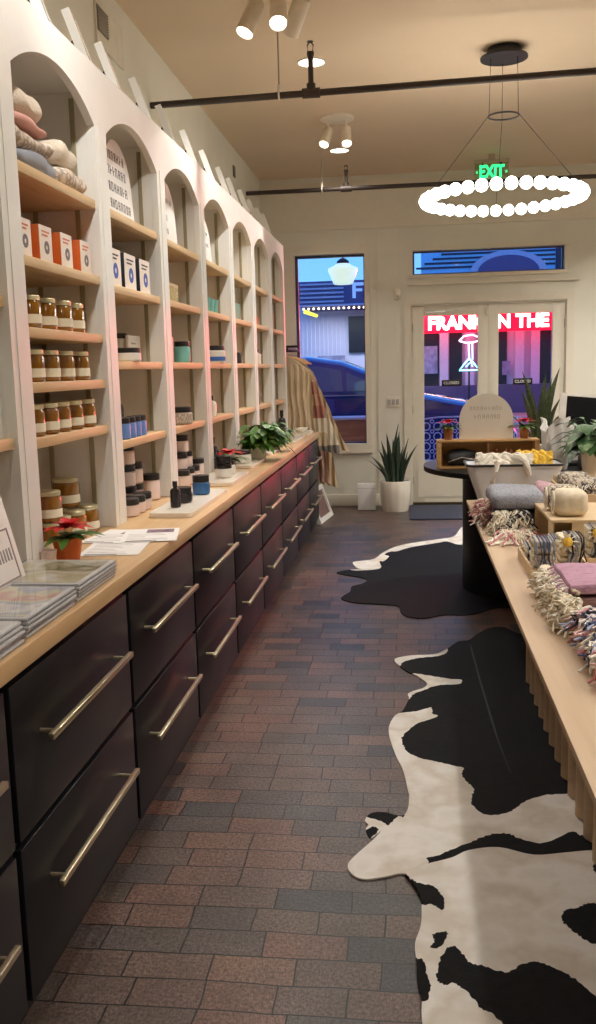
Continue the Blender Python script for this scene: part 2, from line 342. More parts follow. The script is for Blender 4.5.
# ------------------------------------------------------------------ the room
XW, XR, YB, YF, ZC = -1.61, 4.2, -3., 10.45, 3.62
b = MB(); b.box(XW-.2, XR+.2, YB-.2, YF+.15, -.12, 0); struct('floor', b, brick_floor())
b = MB(); b.box(XW-.2, XR+.2, YB-.2, YF+.2, ZC, ZC+.15); struct('ceiling', b, CEILP)
b = MB(); b.box(XW-.2, XW, YB-.2, YF+.2, 0, ZC); struct('wall_left', b, WALLP)
b = MB(); b.box(XR, XR+.2, YB-.2, YF+.2, 0, ZC); struct('wall_right', b, WALLP)
b = MB(); b.box(XW, XR, YB-.2, YB, 0, ZC); struct('wall_back', b, WALLP)
WX0, WX1, WZ0, WZ1 = -1.25, -.476, .709, 2.80
DX0, DX1, DZ1 = .04, 1.69, 2.212
TX0, TX1, TZ0, TZ1 = .052, 1.67, 2.548, 2.80
b = MB(); T = .16
b.box(XW, WX0, YF, YF+T, 0, ZC); b.box(WX0, WX1, YF, YF+T, 0, WZ0); b.box(WX0, WX1, YF, YF+T, WZ1, ZC)
b.box(WX1, DX0, YF, YF+T, 0, ZC); b.box(DX0, DX1, YF, YF+T, DZ1, TZ0); b.box(DX0, DX1, YF, YF+T, TZ1, ZC)
b.box(DX0, TX0, YF, YF+T, TZ0, TZ1); b.box(TX1, DX1, YF, YF+T, TZ0, TZ1)
b.box(DX1, XR, YF, YF+T, 0, ZC)
struct('wall_front', b, WALLP)
# casings, cornice boards and baseboards
y0, y1 = YF-.022, YF-.002
b = MB()
b.box(WX0-.11, WX0, y0, y1, WZ0-.1, WZ1+.1); b.box(WX1, WX1+.055, y0, y1, WZ0-.1, WZ1+.1)
b.box(WX0, WX1, y0, y1, WZ1, WZ1+.1); b.box(WX0-.11, WX1+.07, y0-.02, y1, WZ0-.105, WZ0)
struct('trim_1', b, TRIMP)
b = MB(); b.box(DX0-.09, DX0-.01, y0, y1, 0, 2.32); b.box(DX1+.01, DX1+.09, y0, y1, 0, 2.32); b.box(DX0-.01, DX1+.01, y0, y1, DZ1+.02, 2.32)
b.box(TX0-.05, TX1+.05, y0, y1, TZ1+.004, TZ1+.04); b.box(TX0-.06, TX1+.16, y0-.015, y1, TZ0-.115, TZ0-.085); b.box(TX0-.05, TX0, y0, y1, TZ0, TZ1); b.box(TX1, TX1+.05, y0, y1, TZ0, TZ1); b.box(TX0-.05, TX1+.05, y0, y1, TZ0-.04, TZ0-.004)
struct('trim_2', b, TRIMP)
b = MB(); b.box(XW, XR, YF-.03, YF-.002, 3.06, 3.10); b.box(XW, XR, YF-.018, YF-.002, 3.10, 3.56)
struct('trim_3', b, TRIMP)
b = MB(); b.box(WX1+.13, WX1+.145, YF-.012, YF-.002, .13, 3.06); b.box(-.10+.005, -.10+.02, YF-.012, YF-.002, 2.32, 3.06); struct('trim_4', b, TRIMP)
b = MB(); b.box(XW, -.06, YF-.03, YF-.002, 0, .13, .005); b.box(DX1+.1, XR, YF-.03, YF-.002, 0, .13, .005); struct('baseboard_front', b, TRIMP)
b = MB(); b.box(XR-.02, XR-.001, YB, YF-.04, 0, .13); struct('baseboard_right', b, TRIMP)
GL = glass_pane('clear_window_glass')
DARKF = matc('window_gasket_blue_grey', (70, 74, 92), rough=.4)
# window_1: the tall shop window beside the rack
w = thing('window_1', None, None, ((WX0+WX1)/2, YF+.08, WZ0)); tag(w, kind='structure')
hw = (WX1-WX0)/2; hz = WZ1-WZ0
b = MB(); b.box(-hw+.001, -hw+.03, -.025, .025, .001, hz-.001); b.box(hw-.012, hw-.001, -.025, .025, .001, hz-.001); b.box(-hw+.03, hw-.012, -.025, .025, hz-.025, hz-.001); b.box(-hw+.03, hw-.012, -.025, .025, .001, .02)
b.build('window_frame', DARKF, w)
b = MB(); b.box(-hw+.031, hw-.013, -.003, .003, .021, hz-.026); b.build('pane', GL, w)
w = thing('window_2', None, None, ((TX0+TX1)/2, YF+.08, TZ0)); tag(w, kind='structure')
hw = (TX1-TX0)/2; hz = TZ1-TZ0
b = MB(); b.box(-hw+.001, -hw+.02, -.02, .02, .001, hz-.001); b.box(hw-.02, hw-.001, -.02, .02, .001, hz-.001); b.box(-hw+.02, hw-.02, -.02, .02, hz-.015, hz-.001); b.box(-hw+.02, hw-.02, -.02, .02, .001, .015)
b.build('window_frame', DARKF, w)
b = MB(); b.box(-hw+.021, hw-.021, -.003, .003, .016, hz-.016); b.build('pane', GL, w)
# doors
def leaf(n, x0, x1, gx0, gx1, hinge):
    d = thing('door_%d' % n, None, None, (x0, YF+.02, 0)); tag(d, kind='structure')
    W = x1-x0; g0, g1 = gx0-x0, gx1-x0; z0, z1, zt = .50, 2.105, DZ1-.001
    b = MB(); b.box(.0005, g0, 0, .045, .03, zt, .002); b.box(g1, W-.0005, 0, .045, .03, zt, .002); b.box(g0, g1, 0, .045, z1, zt); b.box(g0, g1, 0, .045, .03, z0)
    b.box(.06, W-.06, -.006, 0, .09, .42); b.build('door_leaf', TRIMP, d)
    b = MB(); b.box(g0+.001, g1-.001, .02, .026, z0+.001, z1-.001); b.build('pane', GL, d)
    hx = .0 if hinge < 0 else W
    for hzz in (.28, 1.08, 1.98):
        b = MB(); b.cyl(.008, hzz-.045, hzz+.045, cx=hx, cy=-.006, n=8); b.build('hinge', CHROME, d)
    b = MB(); hx = W-.05 if hinge < 0 else .05
    b.tube([(hx, -.002, 1.0), (hx, -.05, 1.0), (hx+(-.1 if hinge < 0 else .1), -.05, 1.0)], .009); b.cyl(.025, 0, .01, n=12); b.build('door_handle', CHROME, d)
    return d
dl = leaf(1, .0405, .868, .173, .758, -1); dr = leaf(2, .8685, 1.6895, .984, 1.558, 1)
b = MB(); b.box(.13, .36, -.012, -.001, 2.135, 2.155); b.box(.36, .50, -.02, -.008, 2.155, 2.162); b.build('door_closer', CHROME, dl)
b = MB(); b.box(.80, .835, -.03, 0, 2.10, 2.17); b.build('latch', TRIMP, dl)
b = MB(); b.box(DX0+.001, DX1-.001, YF-.01, YF+.12, .001, .028); struct('trim_5', b, matc('bronze_threshold', (90, 78, 60), rough=.4, metal=.6))
# closed tags hanging in both door panes
for nm, x, lab in (('hanging_sign', .47, 'small black CLOSED sign in the left door pane'), ('hanging_sign', 1.245, 'small black CLOSED sign in the right door pane, partly behind plant leaves')):
    t = thing(nm, lab, 'sign', (x, YF+.005, 1.365), 0, 'closed signs')
    b = MB(); b.box(-.105, .105, -.006, 0, -.035, .035, .003); b.build('plate', BLACKP, t)
    text_obj('CLOSED', 'lettering', matc('sign_white', (225, 225, 225)), t, Matrix.Translation((0, -.008, 0)) @ FACE_NY, .042, .0006, .0008, 1.1)

# ------------------------------------------------------------------ arched bookcase bays
XB = -1.184; XBK = -1.585; P0 = 2.83; PITCH = .893; OPEN = .755; ZT = 2.73; ZCT = .945; ZS = 2.50; RISE = .112
def arch_poly(w, n=22):
    c = w/2; Rr = (c*c+RISE*RISE)/(2*RISE); out = []
    a = math.asin(c/Rr)
    for i in range(n+1):
        t = -a+2*a*i/n; out.append((c+Rr*math.sin(t), ZS+RISE-Rr+Rr*math.cos(t)))
    return out
def face_frame(b, pw, ow):
    """front board with an arched opening, local y from 0 = opening start; post to the left of it"""
    for x, flip in ((0., 0), (-.03, 1)):
        A = arch_poly(ow); n = len(A)-1
        for i in range(n):
            (ya, za), (yb, zb) = A[i], A[i+1]
            v = [b._v((x, ya, za)), b._v((x, yb, zb)), b._v((x, yb, ZT)), b._v((x, ya, ZT))]; b.face(v)
        v = [b._v((x, -pw, ZCT)), b._v((x, 0, ZCT)), b._v((x, 0, ZS)), b._v((x, 0, ZT)), b._v((x, -pw, ZT))]; b.face(v)
    A = arch_poly(ow)
    for i in range(len(A)-1): b.face([b._v((0, A[i][0], A[i][1])), b._v((0, A[i+1][0], A[i+1][1])), b._v((-.03, A[i+1][0], A[i+1][1])), b._v((-.03, A[i][0], A[i][1]))], True)
    for yy in (0, ow): b.face([b._v((0, yy, ZCT)), b._v((-.03, yy, ZCT)), b._v((-.03, yy, ZS)), b._v((0, yy, ZS))])
    b.face([b._v((0, -pw, ZT)), b._v((0, ow, ZT)), b._v((-.03, ow, ZT)), b._v((-.03, -pw, ZT))])
    b.box(.0001, .003, -pw*.5-.03, -pw*.5+.03, ZCT, ZS+.02)
SH1 = [2.225, 1.94, 1.716, 1.54, 1.36]; SHN = [2.225, 1.925, 1.612, 1.278]
BAYLAB = {-1: 'white arched bookcase bay nearest the camera, mostly out of view', 0: 'white arched bookcase bay at the left edge, left of the honey shelves', 1: 'white arched bookcase bay with five maple shelves holding honey jars and orange boxes',
 2: 'white arched bookcase bay holding the rounded text card, navy edged boxes and blue jars', 3: 'white arched bookcase bay with the yellow patterned box and wide black-lidded jars', 4: 'white arched bookcase bay with small turquoise cups and a blue and white jar',
 5: 'white arched bookcase bay with a sage green box, third from the clothes rack', 6: 'white arched bookcase bay with an orange box, second from the clothes rack', 7: 'white arched bookcase bay beside the clothes rack, last of the row'}
BAYY = {}
def bay(k):
    yo = P0+PITCH*(k-1); BAYY[k] = yo
    pw = PITCH-OPEN
    t = thing('arched_bookcase', BAYLAB[k], 'bookcase', (XB, yo, 0), 0, 'arched bookcase bays')
    b = MB(); face_frame(b, pw, OPEN)
    if k == 7: b.box(-.0299, 0, OPEN+.0012, OPEN+.10, ZCT, ZT)
    b.build('face_frame', WHITE, t)
    D = XBK-XB
    b = MB(); b.box(D, -.031, -pw+.002, -.001, ZCT+.001, ZT-.001)
    if k == 7: b.box(D, -.031, OPEN+.0012, OPEN+.10, ZCT+.001, ZT-.001)
    b.build('side_panel', WHITE, t)
    b = MB(); b.box(D, D+.02, -.0009, OPEN-.0005, ZCT+.001, ZT-.001); b.build('back_panel', WHITE, t)
    b = MB(); b.box(D+.0201, -.031, -.0009, OPEN-.0005, ZS+RISE+.01, ZT-.001); b.build('top_panel', WHITE, t)
    for z in (SH1 if k in (1,) else ([2.225, 1.80, 1.375] if k <= 0 else SHN)):
        b = MB(); b.box(D+.021, -.012, .0002, OPEN-.0005, z-.034, z, .003); b.build('shelf', SHELFW, t)
    for yy, sg in ((0., 1), (OPEN-.0005, -1)):
        for xx in (-.085, -.255):
            b = MB(); e0, e1 = sorted((yy, yy+sg*.007)); b.box(xx-.009, xx+.009, e0, e1, ZCT+.04, ZS+.10)
            for i in range(42):
                z = ZCT+.06+i*.038; f0, f1 = sorted((yy+sg*.007, yy+sg*.0085)); b.box(xx-.0035, xx+.0035, f0, f1, z, z+.018)
            b.build('shelf_standard', STANDM, t)
    return t
for k in range(-1, 8): bay(k)

# ------------------------------------------------------------------ worktop and drawer cabinets
S0, SP = 1.885, .905
b = MB(); b.box(XW+.003, -.882, .05, 9.12, .893, ZCT-.001, .004)
tag(b.build('worktop', MAPLE), 'long maple worktop running under the white bookcases on black drawer cabinets', 'worktop')
CABLAB = ['black drawer cabinet at the near left corner, mostly cut off', 'black two-drawer cabinet below the plastic-wrapped prints and potted poinsettia', 'black two-drawer cabinet below the printed paper sheets',
 'black two-drawer cabinet below the white tray with the blue jar', 'black two-drawer cabinet below the white board with stacked jars', 'black two-drawer cabinet just left of the one under the leafy plant, below a single jar',
 'black two-drawer cabinet below the bushy green plant', 'black two-drawer cabinet below the red flower, next to last of the row', 'black two-drawer cabinet at the far end of the worktop by the leaning frame']
def cabinet(i):
    ya = S0+SP*(i-1); yb = ya+SP if i < 8 else 9.10
    t = thing('drawer_cabinet', CABLAB[i], 'cabinet', (-.90, ya, 0), 0, 'black drawer cabinets')
    W = yb-ya
    b = MB(); b.box(-.68, -.022, .002, W-.002, .07, .89); b.build('carcass', BLACKP, t)
    b = MB(); b.box(-.66, -.05, .002, W-.002, 0, .0695); b.build('plinth', BLACKP, t)
    for z0, z1, hz in ((.490, .866, .705), (.088, .472, .325)):
        b = MB(); b.box(-.0215, 0, .014, W-.014, z0, z1, .002); d = b.build('drawer', BLACKC, t)
        b = MB(); y0, y1 = W/2-.325, W/2+.325
        b.box(.036, .051, y0, y1, hz-.008, hz+.008, .002)
        for yy in (y0+.04, y1-.04): b.tube([(0, yy, hz), (.038, yy, hz)], .006, 8)
        b.build('handle', BRASS, d)
    return t
for i in range(0, 9): cabinet(i)

# ------------------------------------------------------------------ small picture frames standing on the bookcase
ARTS = [multi('art_grey_wash', [(210, 205, 200), (150, 145, 145), (90, 86, 90)], 9), multi('art_tan_wash', [(205, 180, 150), (160, 120, 95), (225, 215, 200)], 7), multi('art_pink_wash', [(214, 160, 140), (190, 100, 90), (230, 205, 190)], 8),
        multi('art_cream_wash', [(230, 222, 205), (200, 190, 170), (150, 150, 120)], 8)]
FRY = [3.36, 3.79, 4.18, 4.68, 5.16, 5.70, 6.22, 6.74, 7.12, 7.60, 8.02, 8.42, 8.78]
def small_frame(i, y):
    names = ['grey', 'tan', 'pink', 'cream']
    where = ['nearest the camera', 'second from the camera', 'third from the camera', 'fourth from the camera', 'fifth from the camera', 'sixth from the camera', 'seventh from the camera', 'eighth from the camera',
             'ninth from the camera', 'fourth from the window end', 'third from the window end', 'second from the window end', 'nearest the shop window'][i]
    t = thing('picture_frame', 'small white-edged picture frame on the bookcase top, '+where, 'picture frame', (-1.232, y, ZT), math.radians(9-.9*(y-3.4)), 'frames on the bookcase top')
    lean = math.radians(19); Rm = Matrix.Rotation(-lean, 4, 'Y'); h, w, d = .285, .125, .034
    b = MB(); b.M = Rm
    b.box(-d, 0, 0, .012, .006, h); b.box(-d, 0, w-.006, w, .006, h); b.box(-d, 0, .012, w-.006, .006, .012); b.box(-d, 0, .012, w-.006, h-.006, h)
    b.build('frame', WHITE, t)
    b = MB(); b.M = Rm; b.box(-d*.9, -.003, .0122, w-.0062, .0122, h-.0062); b.build('picture', ARTS[[0, 1, 2, 3, 3, 0, 3][i % 7]], t)
    b = MB(); tz = .17*math.cos(lean); tx = -.17*math.sin(lean)-d
    b.prism([(tx, tz), (tx-.006, tz), (tx-.09, 0), (tx-.078, 0)], w/2-.02, w/2+.02, 'xz'); b.build('easel_leg', BLACKP, t)
for i, y in enumerate(FRY): small_frame(i, y)

# ------------------------------------------------------------------ jars, bottles, boxes
def jar(name, label, loc, r, h, body, lid, lab=None, lidh=None, group=None, cat='jar', rz=0, lr=None):
    t = thing(name, label, cat, loc, rz, group); lidh = lidh or h*.16; lr = lr or r*.94
    b = MB(); hb = h-lidh
    b.lathe([(0, 0), (r*.9, 0), (r, r*.12), (r, hb*.86), (r*.86, hb*.97), (r*.84, hb), (0, hb)], n=20); b.build('glass', body, t)
    b = MB(); b.lathe([(lr*.99, hb-.002), (lr, hb+.001), (lr, h-.002), (lr*.95, h), (0, h)], n=20); b.build('lid', lid, t)
    if lab:
        b = MB(); rr = r*1.012; z0, z1 = hb*.16, hb*.48; n = 12; a0, a1 = -2.1, .75
        b.grid(lambda u, v: (rr*math.cos(a0+(a1-a0)*u), rr*math.sin(a0+(a1-a0)*u), z0+(z1-z0)*v), n, 1); b.build('label', lab, t, recalc=False)
    return t
HJ = None
def honey(x, y, z, lab, grp):
    global HJ
    if HJ is None:
        HJ = jar('honey_jar', lab, (x, y, z), .047, .106, HONEY, GOLDLID, CREAML, group=grp, lidh=.014); return HJ
    return dup(HJ, (x, y, z), 0, lab, grp)
g = 'honey jars on the bookcase shelves'
ordn = ['nearest the camera', 'second from the camera', 'third from the camera', 'fourth from the camera', 'fifth from the camera']
for z, ys, nm in ((SH1[2], [2.985, 3.125, 3.265, 3.405], 'top honey shelf'), (SH1[3], [2.98, 3.12, 3.27, 3.42], 'middle honey shelf'), (SH1[4], [2.96, 3.08, 3.20, 3.33, 3.46], 'bottom honey shelf')):
    for i, y in enumerate(ys): honey(-1.25+.004*random.uniform(-1, 1), y, z+.001, 'amber honey jar with cream label on the %s, %s' % (nm, ordn[i]), g)
g = 'honey jars piled on the worktop'
for x, y, lab in ((-1.27, 3.34, 'front'), (-1.27, 3.48, 'right'), (-1.36, 3.38, 'left'), (-1.275, 3.20, 'near'), (-1.37, 3.50, 'rear'), (-1.26, 3.075, 'far left')):
    txt = {'front': 'amber honey jar with cream label, front middle of the pile on the worktop', 'right': 'amber honey jar at the window-side end of the pile on the worktop', 'left': 'amber honey jar at the wall side of the worktop pile, partly hidden',
           'near': 'amber honey jar right behind the poinsettia in the worktop pile', 'rear': 'amber honey jar at the back of the worktop pile under the upper jar', 'far left': 'amber honey jar half hidden by the bookcase post beside the worktop pile'}[lab]
    honey(x, y, ZCT+.001, txt, g)
tall_jar = honey(-1.33, 3.43, ZCT+.111, 'large amber honey jar standing on top of the worktop pile', g)
tall_jar.scale = (1.12, 1.12, 1.05)
honey(-1.26, 3.075, ZCT+.111, 'amber honey jar stacked beside the bookcase post, above the poinsettia', g)
# orange and white boxes
MOTIF = matc('grey_motif', (120, 110, 112)); ORANGE = matc('box_orange', (214, 104, 40), rough=.5); BOXWHT = matc('box_white', (238, 226, 216), rough=.5); NAVY = matc('box_navy', (22, 24, 44), rough=.5); CORNB = matc('print_blue', (54, 84, 170), rough=.5)
def gift_box(label, y, z, side, dot, ink, grp, cat='box', w=.105, h=.115, dp=.085, x=-1.225, top=None):
    t = thing('product_box', label, cat, (x, y, z), 0, grp)
    b = MB(); b.box(-dp, 0, 0, w, 0, h, .001); o = b.build('carton', side, t)
    b = MB(); b.box(0, .0015, 0, w, 0, h); b.build('front_panel', BOXWHT, t)
    b = MB(); b.M = Matrix.Translation((.0016, w*.55, h*.42)) @ Matrix.Rotation(PI/2, 4, 'Y'); b.lathe([(w*.07, 0), (w*.2, 0), (w*.2, .001), (w*.07, .001), (w*.07, 0)], n=16); b.build('emblem', dot, t)
    b = MB()
    for i in range(2): b.box(.0016, .0026, w*.2, w*(.8-.15*i), h*(.82-.1*i), h*(.86-.1*i))
    b.build('print', ink, t)
    return t
for i, y in enumerate((2.885, 3.065, 3.26, 3.46)):
    gift_box('orange-sided white carton with a grey ring emblem, %s on its shelf' % ordn[i], y, SH1[1]+.001, ORANGE, MOTIF, ORANGE, 'orange cartons', w=.11, dp=.11, h=.122)
for i, y in enumerate((3.79, 4.01, 4.24)):
    gift_box('white carton with %s side and blue round emblem, %s on its shelf' % ('navy', ordn[i]), y, SHN[1]+.001, NAVY, CORNB, INK, 'navy edged cartons', w=.165, h=.155, dp=.06)
# cushions on the top shelf
FLOR = multi('floral_cotton', [(222, 212, 198), (150, 138, 124), (206, 184, 168), (226, 218, 206)], 30, kind='noise'); LINEN = matc('linen', (206, 194, 176), rough=.9, bump=.4, bscale=120); PINKC = matc('coral_cotton', (208, 158, 148), rough=.9); BLUEC = matc('grey_blue_cotton', (146, 150, 162), rough=.9)
def pillow(lab, x, y, z, sx, sy, sz, m, seed):
    b = MB(); b.soft(-sx/2, sx/2, -sy/2, sy/2, 0, sz, r=sz*.5, wob=.02, seed=seed, seg=12)
    o = b.build('cushion', m, loc=(x, y, z+.003)); tag(o, lab, 'cushion', 'cushions on the honey bay top shelf')
z = SH1[0]
pillow('grey-blue folded cushion at the bottom of the near pile under the arch', -1.35, 3.10, z, .26, .34, .06, BLUEC, 1)
pillow('cream floral cushion second in the near pile under the arch', -1.35, 3.08, z+.062, .26, .32, .07, FLOR, 2)
pillow('thin coral pink cushion in the middle of the near pile', -1.35, 3.07, z+.134, .25, .28, .035, PINKC, 3)
pillow('light linen cushion on top of the near pile under the arch', -1.35, 3.08, z+.171, .24, .24, .085, LINEN, 4)
pillow('rolled floral cushion lying low on the window side of the pile', -1.34, 3.42, z, .26, .26, .075, FLOR, 5)
pillow('small linen cushion lying on the rolled floral cushion', -1.35, 3.42, z+.082, .24, .22, .08, LINEN, 6)
# rounded text card
def arch_card(name, lab, x, y, z, w, h, lines, ink, grp=None, face='x', thick=.008, lean=0., m=None):
    t = thing(name, lab, 'card', (x, y, z), 0, grp)
    pts = [(0, 0), (w, 0)]+[(w/2+w/2*math.cos(a), h-w/2+w/2*math.sin(a)) for a in [PI*i/20 for i in range(21)]]
    b = MB()
    Rm = Matrix.Rotation(-lean, 4, 'Y') if face == 'x' else Matrix.Rotation(-lean, 4, 'X')
    b.M = Rm
    b.prism(pts, -thick, 0, 'yz') if face == 'x' else b.prism(pts, 0, thick, 'xz'); b.build('card', m or PAPER, t)
    b = MB(); b.M = Rm; rnd = random.Random(3)
    for zc, y0, y1, hh in lines:
        p = y0
        while p < y1:
            wd = hh*rnd.uniform(.45, .7); s = hh*.12
            def bar(a0, a1, c0, c1):
                if face == 'x': b.box(0, .001, a0, a1, c0, c1)
                else: b.box(a0, a1, -.001, 0, c0, c1)
            k = rnd.randint(0, 4)
            bar(p, p+s, zc-hh/2, zc+hh/2)
            if k != 1: bar(p+wd-s, p+wd, zc-hh/2, zc+hh/2)
            if k in (0, 2, 4): bar(p, p+wd, zc+hh/2-s, zc+hh/2)
            if k in (0, 1, 3): bar(p, p+wd, zc-s/2, zc+s/2)
            if k in (2,): bar(p, p+wd, zc-hh/2, zc-hh/2+s)
            p += wd*1.75
    b.build('lettering', ink, t); return t
arch_card('text_card', 'white round-topped card with four lines of dark lettering on the top shelf', -1.25, 3.93, SHN[0]+.001, .36, .345, [(.265, .04, .27, .038), (.20, .03, .29, .038), (.13, .03, .27, .038), (.06, .03, .29, .038)], INK, lean=.06)
arch_card('text_card', 'white round-topped card with faint lettering, in the bay above the yellow patterned box', -1.25, 4.80, SHN[0]+.001, .30, .33, [(.23, .05, .22, .026), (.14, .05, .14, .03), (.07, .05, .13, .03)], FAINT, lean=.06)
arch_card('text_card', 'small white round-topped card, in the bay above the turquoise cups', -1.25, 5.72, SHN[0]+.001, .28, .28, [(.19, .05, .2, .022), (.12, .05, .2, .022)], FAINT, lean=.06)
BLID = matc('black_lid', (28, 26, 26), rough=.35); WGL = matc('milky_white_jar', (226, 222, 214), rough=.3); PINKJ = matc('blush_jar', (228, 208, 200), rough=.35, vary=.08); BLUEJ = matc('blue_jar', (48, 96, 150), rough=.2, vary=.1); DKJ = matc('smoked_jar', (38, 36, 40), rough=.2); TEAL = matc('turquoise_glaze', (120, 186, 178), rough=.35, vary=.2); PALEB = matc('periwinkle_jar', (96, 130, 190), rough=.3)
SAGE = matc('sage_card', (132, 158, 142), rough=.6)
z = SHN[2]+.001
jar('cosmetic_jar', 'low wide white jar with black lid, on the shelf above the blue jars', (-1.24, 4.03, z), .062, .06, WGL, BLID, lidh=.02)
jar('cosmetic_jar', 'small white jar with black lid behind the low wide one', (-1.35, 4.28, z), .04, .135, WGL, BLID, lidh=.022)
t = thing('framed_card', 'white upright card behind the low wide jar', 'card', (-1.30, 4.25, z)); b = MB(); b.box(-.012, 0, 0, .20, 0, .125, .001); b.build('card', PAPER, t); b = MB(); b.box(0, .001, .05, .12, .085, .092); b.box(0, .001, .04, .13, .05, .056); b.build('print', FAINT, t)
z = SHN[3]+.001
for i in range(4): jar('blue_jar', 'narrow blue jar with black lid beside the pump bottle, %s' % ordn[i], (-1.235, 3.90+.082*i, z), .033, .092, PALEB, BLID, lidh=.022, group='narrow blue jars')
def bottle(lab, x, y, z, r, h, m, cap=None, grp=None, sq=False):
    t = thing('bottle', lab, 'bottle', (x, y, z), 0, grp)
    b = MB(); b.lathe([(0, 0), (r, 0), (r, h*.62), (r*.8, h*.7), (r*.35, h*.74), (r*.35, h*.78), (0, h*.78)], n=16); b.build('body', m, t)
    b = MB(); b.cyl(r*.48, h*.78, h, n=12); b.build('cap', cap or BLID, t); return t
bottle('tall dark pump bottle standing behind the narrow blue jars', -1.36, 4.22, z, .03, .20, DKJ)
# box and jars in further bays
PAT = multi('patterned_carton', [(214, 178, 96), (120, 150, 110), (220, 190, 150), (200, 120, 60)], 60, kind='noise')
def carton(lab, y, z, w, h, dp, m, x=-1.24, grp=None):
    t = thing('carton', lab, 'box', (x, y, z+.001), 0, grp)
    b = MB(); b.box(-dp, 0, 0, w, 0, h, .002); b.build('body', m, t)
    b = MB(); b.box(-dp-.0005, .0012, -.001, w+.001, h-.02, h+.001, .001); b.build('lid_band', BOXW if m is PAT else m, t)
carton('yellow patterned carton on the second shelf of its bay', 4.76, SHN[1], .26, .10, .1, PAT)
jar('teal_jar', 'clear teal jar with black lid on the third shelf', (-1.24, 5.05, SHN[2]+.001), .045, .115, TEAL, BLID, lidh=.026)
carton('small pale pink carton beside the clear teal jar', 4.72, SHN[2], .14, .13, .06, PINKJ)
jar('wide_jar', 'wide beige speckled jar with black lid on the lowest shelf', (-1.25, 4.95, SHN[3]+.001), .075, .095, multi('speckled_glass', [(210, 196, 180), (160, 140, 126), (224, 214, 200)], 90), BLID, lidh=.026)
for i, (y, s) in enumerate(((5.70, 0), (5.82, 1), (5.94, 2))): 
    t = thing('cup', 'small turquoise cup on the second shelf, %s' % ordn[i], 'cup', (-1.24, y, SHN[1]+.001), 0, 'turquoise cups'); b = MB(); b.lathe([(0, 0), (.022, 0), (.034, .085), (.031, .085), (.02, .008), (0, .008)], n=16); b.build('bowl', TEAL, t)
jar('wide_jar', 'wide white jar with black lid and blue mountain print', (-1.25, 5.92, SHN[2]+.001), .078, .11, WGL, BLID, matc('blue_print', (60, 104, 180)), lidh=.026)
bottle('slim white bottle with black cap beside the blue print jar', -1.28, 5.76, SHN[2]+.001, .026, .20, WGL)
bottle('small cream bottle with black cap on the lowest shelf', -1.25, 5.80, SHN[3]+.001, .034, .13, CERAM)
carton('sage green carton on the second shelf', 6.62, SHN[1], .28, .12, .1, SAGE)
jar('candle', 'small black candle on the third shelf below the sage carton', (-1.25, 6.72, SHN[2]+.001), .04, .08, DKJ, BLID)
carton('orange carton on the second shelf near the rack', 7.52, SHN[1], .22, .07, .1, ORANGE)
bottle('small clear bottle with black cap below the orange carton', -1.25, 7.66, SHN[2]+.001, .036, .12, CERAM)
carton('pink carton on the second shelf of the last bay', 8.42, SHN[1], .2, .16, .1, PINKC)
t = thing('vase', 'small grey vase on the lowest shelf near the rack', 'vase', (-1.25, 7.62, SHN[3]+.001)); b = MB(); b.lathe([(0, 0), (.02, 0), (.036, .05), (.015, .11), (.02, .13), (0, .125)], n=16); b.build('body', matc('grey_vase', (140, 130, 120)), t)
# bay 0: pale framed pictures standing on the shelves, white boxes
for i, (y, z, h, lab) in enumerate(((2.44, 1.376, .33, 'pale green framed print standing on the lower shelf at the left edge'), (2.42, 1.801, .3, 'pale framed print standing on the upper shelf at the left edge'))):
    t = thing('framed_print', lab, 'framed print', (-1.23, y, z)); b = MB(); b.box(-.02, 0, 0, .02, 0, h); b.box(-.02, 0, .23, .25, 0, h); b.box(-.02, 0, .02, .23, 0, .02); b.box(-.02, 0, .02, .23, h-.02, h); b.build('frame', WHITE, t)
    b = MB(); b.box(-.012, -.008, .02, .23, .02, h-.02); b.build('picture', matc('mint_print', (200, 212, 200)), t)
# blush jars piled on the worktop inside bay 2 and 3
def blush(x, y, z, lab, g, r=.04, h=.082):
    jar('blush_jar', lab, (x, y, z), r, h, PINKJ, BLID, None, lidh=.026, group=g, lr=r*1.01)
g = 'blush jars under the text card bay'; z = ZCT+.001
for x, y, zz, r, h, lab in ((-1.215, 3.865, 0, .042, .078, 'front row, nearest the post'), (-1.215, 3.965, 0, .042, .078, 'front row, second from the post'), (-1.215, 4.065, 0, .042, .078, 'front row, third from the post'),
        (-1.31, 4.12, 0, .05, .098, 'base of the back stack by the post'), (-1.31, 4.24, 0, .05, .098, 'base of the back stack away from the post'), (-1.31, 4.12, .099, .05, .098, 'middle of the back stack at the post'), (-1.31, 4.24, .099, .05, .098, 'middle of the back stack away from the post'),
        (-1.31, 4.13, .198, .048, .094, 'topmost'), (-1.27, 4.385, 0, .05, .125, 'tall one at the window side')):
    blush(x, y, z+zz, 'blush jar near the sheets, '+lab, g, r, h)
g = 'blush jars under the yellow carton bay'
for x, y, zz, r, h, lab in ((-1.23, 4.86, 0, .048, .09, 'nearest at the front'), (-1.23, 4.98, 0, .048, .09, 'second at the front'), (-1.23, 5.10, 0, .048, .09, 'third at the front'), (-1.23, 5.22, 0, .048, .12, 'tall window-side one'), (-1.25, 4.90, .091, .048, .09, 'nearest of the upper level'), (-1.25, 5.02, .091, .048, .09, 'second of the upper level'), (-1.25, 4.95, .182, .045, .09, 'topmost')):
    blush(x, y, z+zz, 'blush jar in the pile behind the blue jar, '+lab, g, r, h)
bottle('slim black bottle at the back of the turquoise cup bay', -1.25, 5.78, z, .036, .20, DKJ); bottle('tiny dark bottle beside the slim black bottle', -1.25, 5.92, z, .03, .1, DKJ)

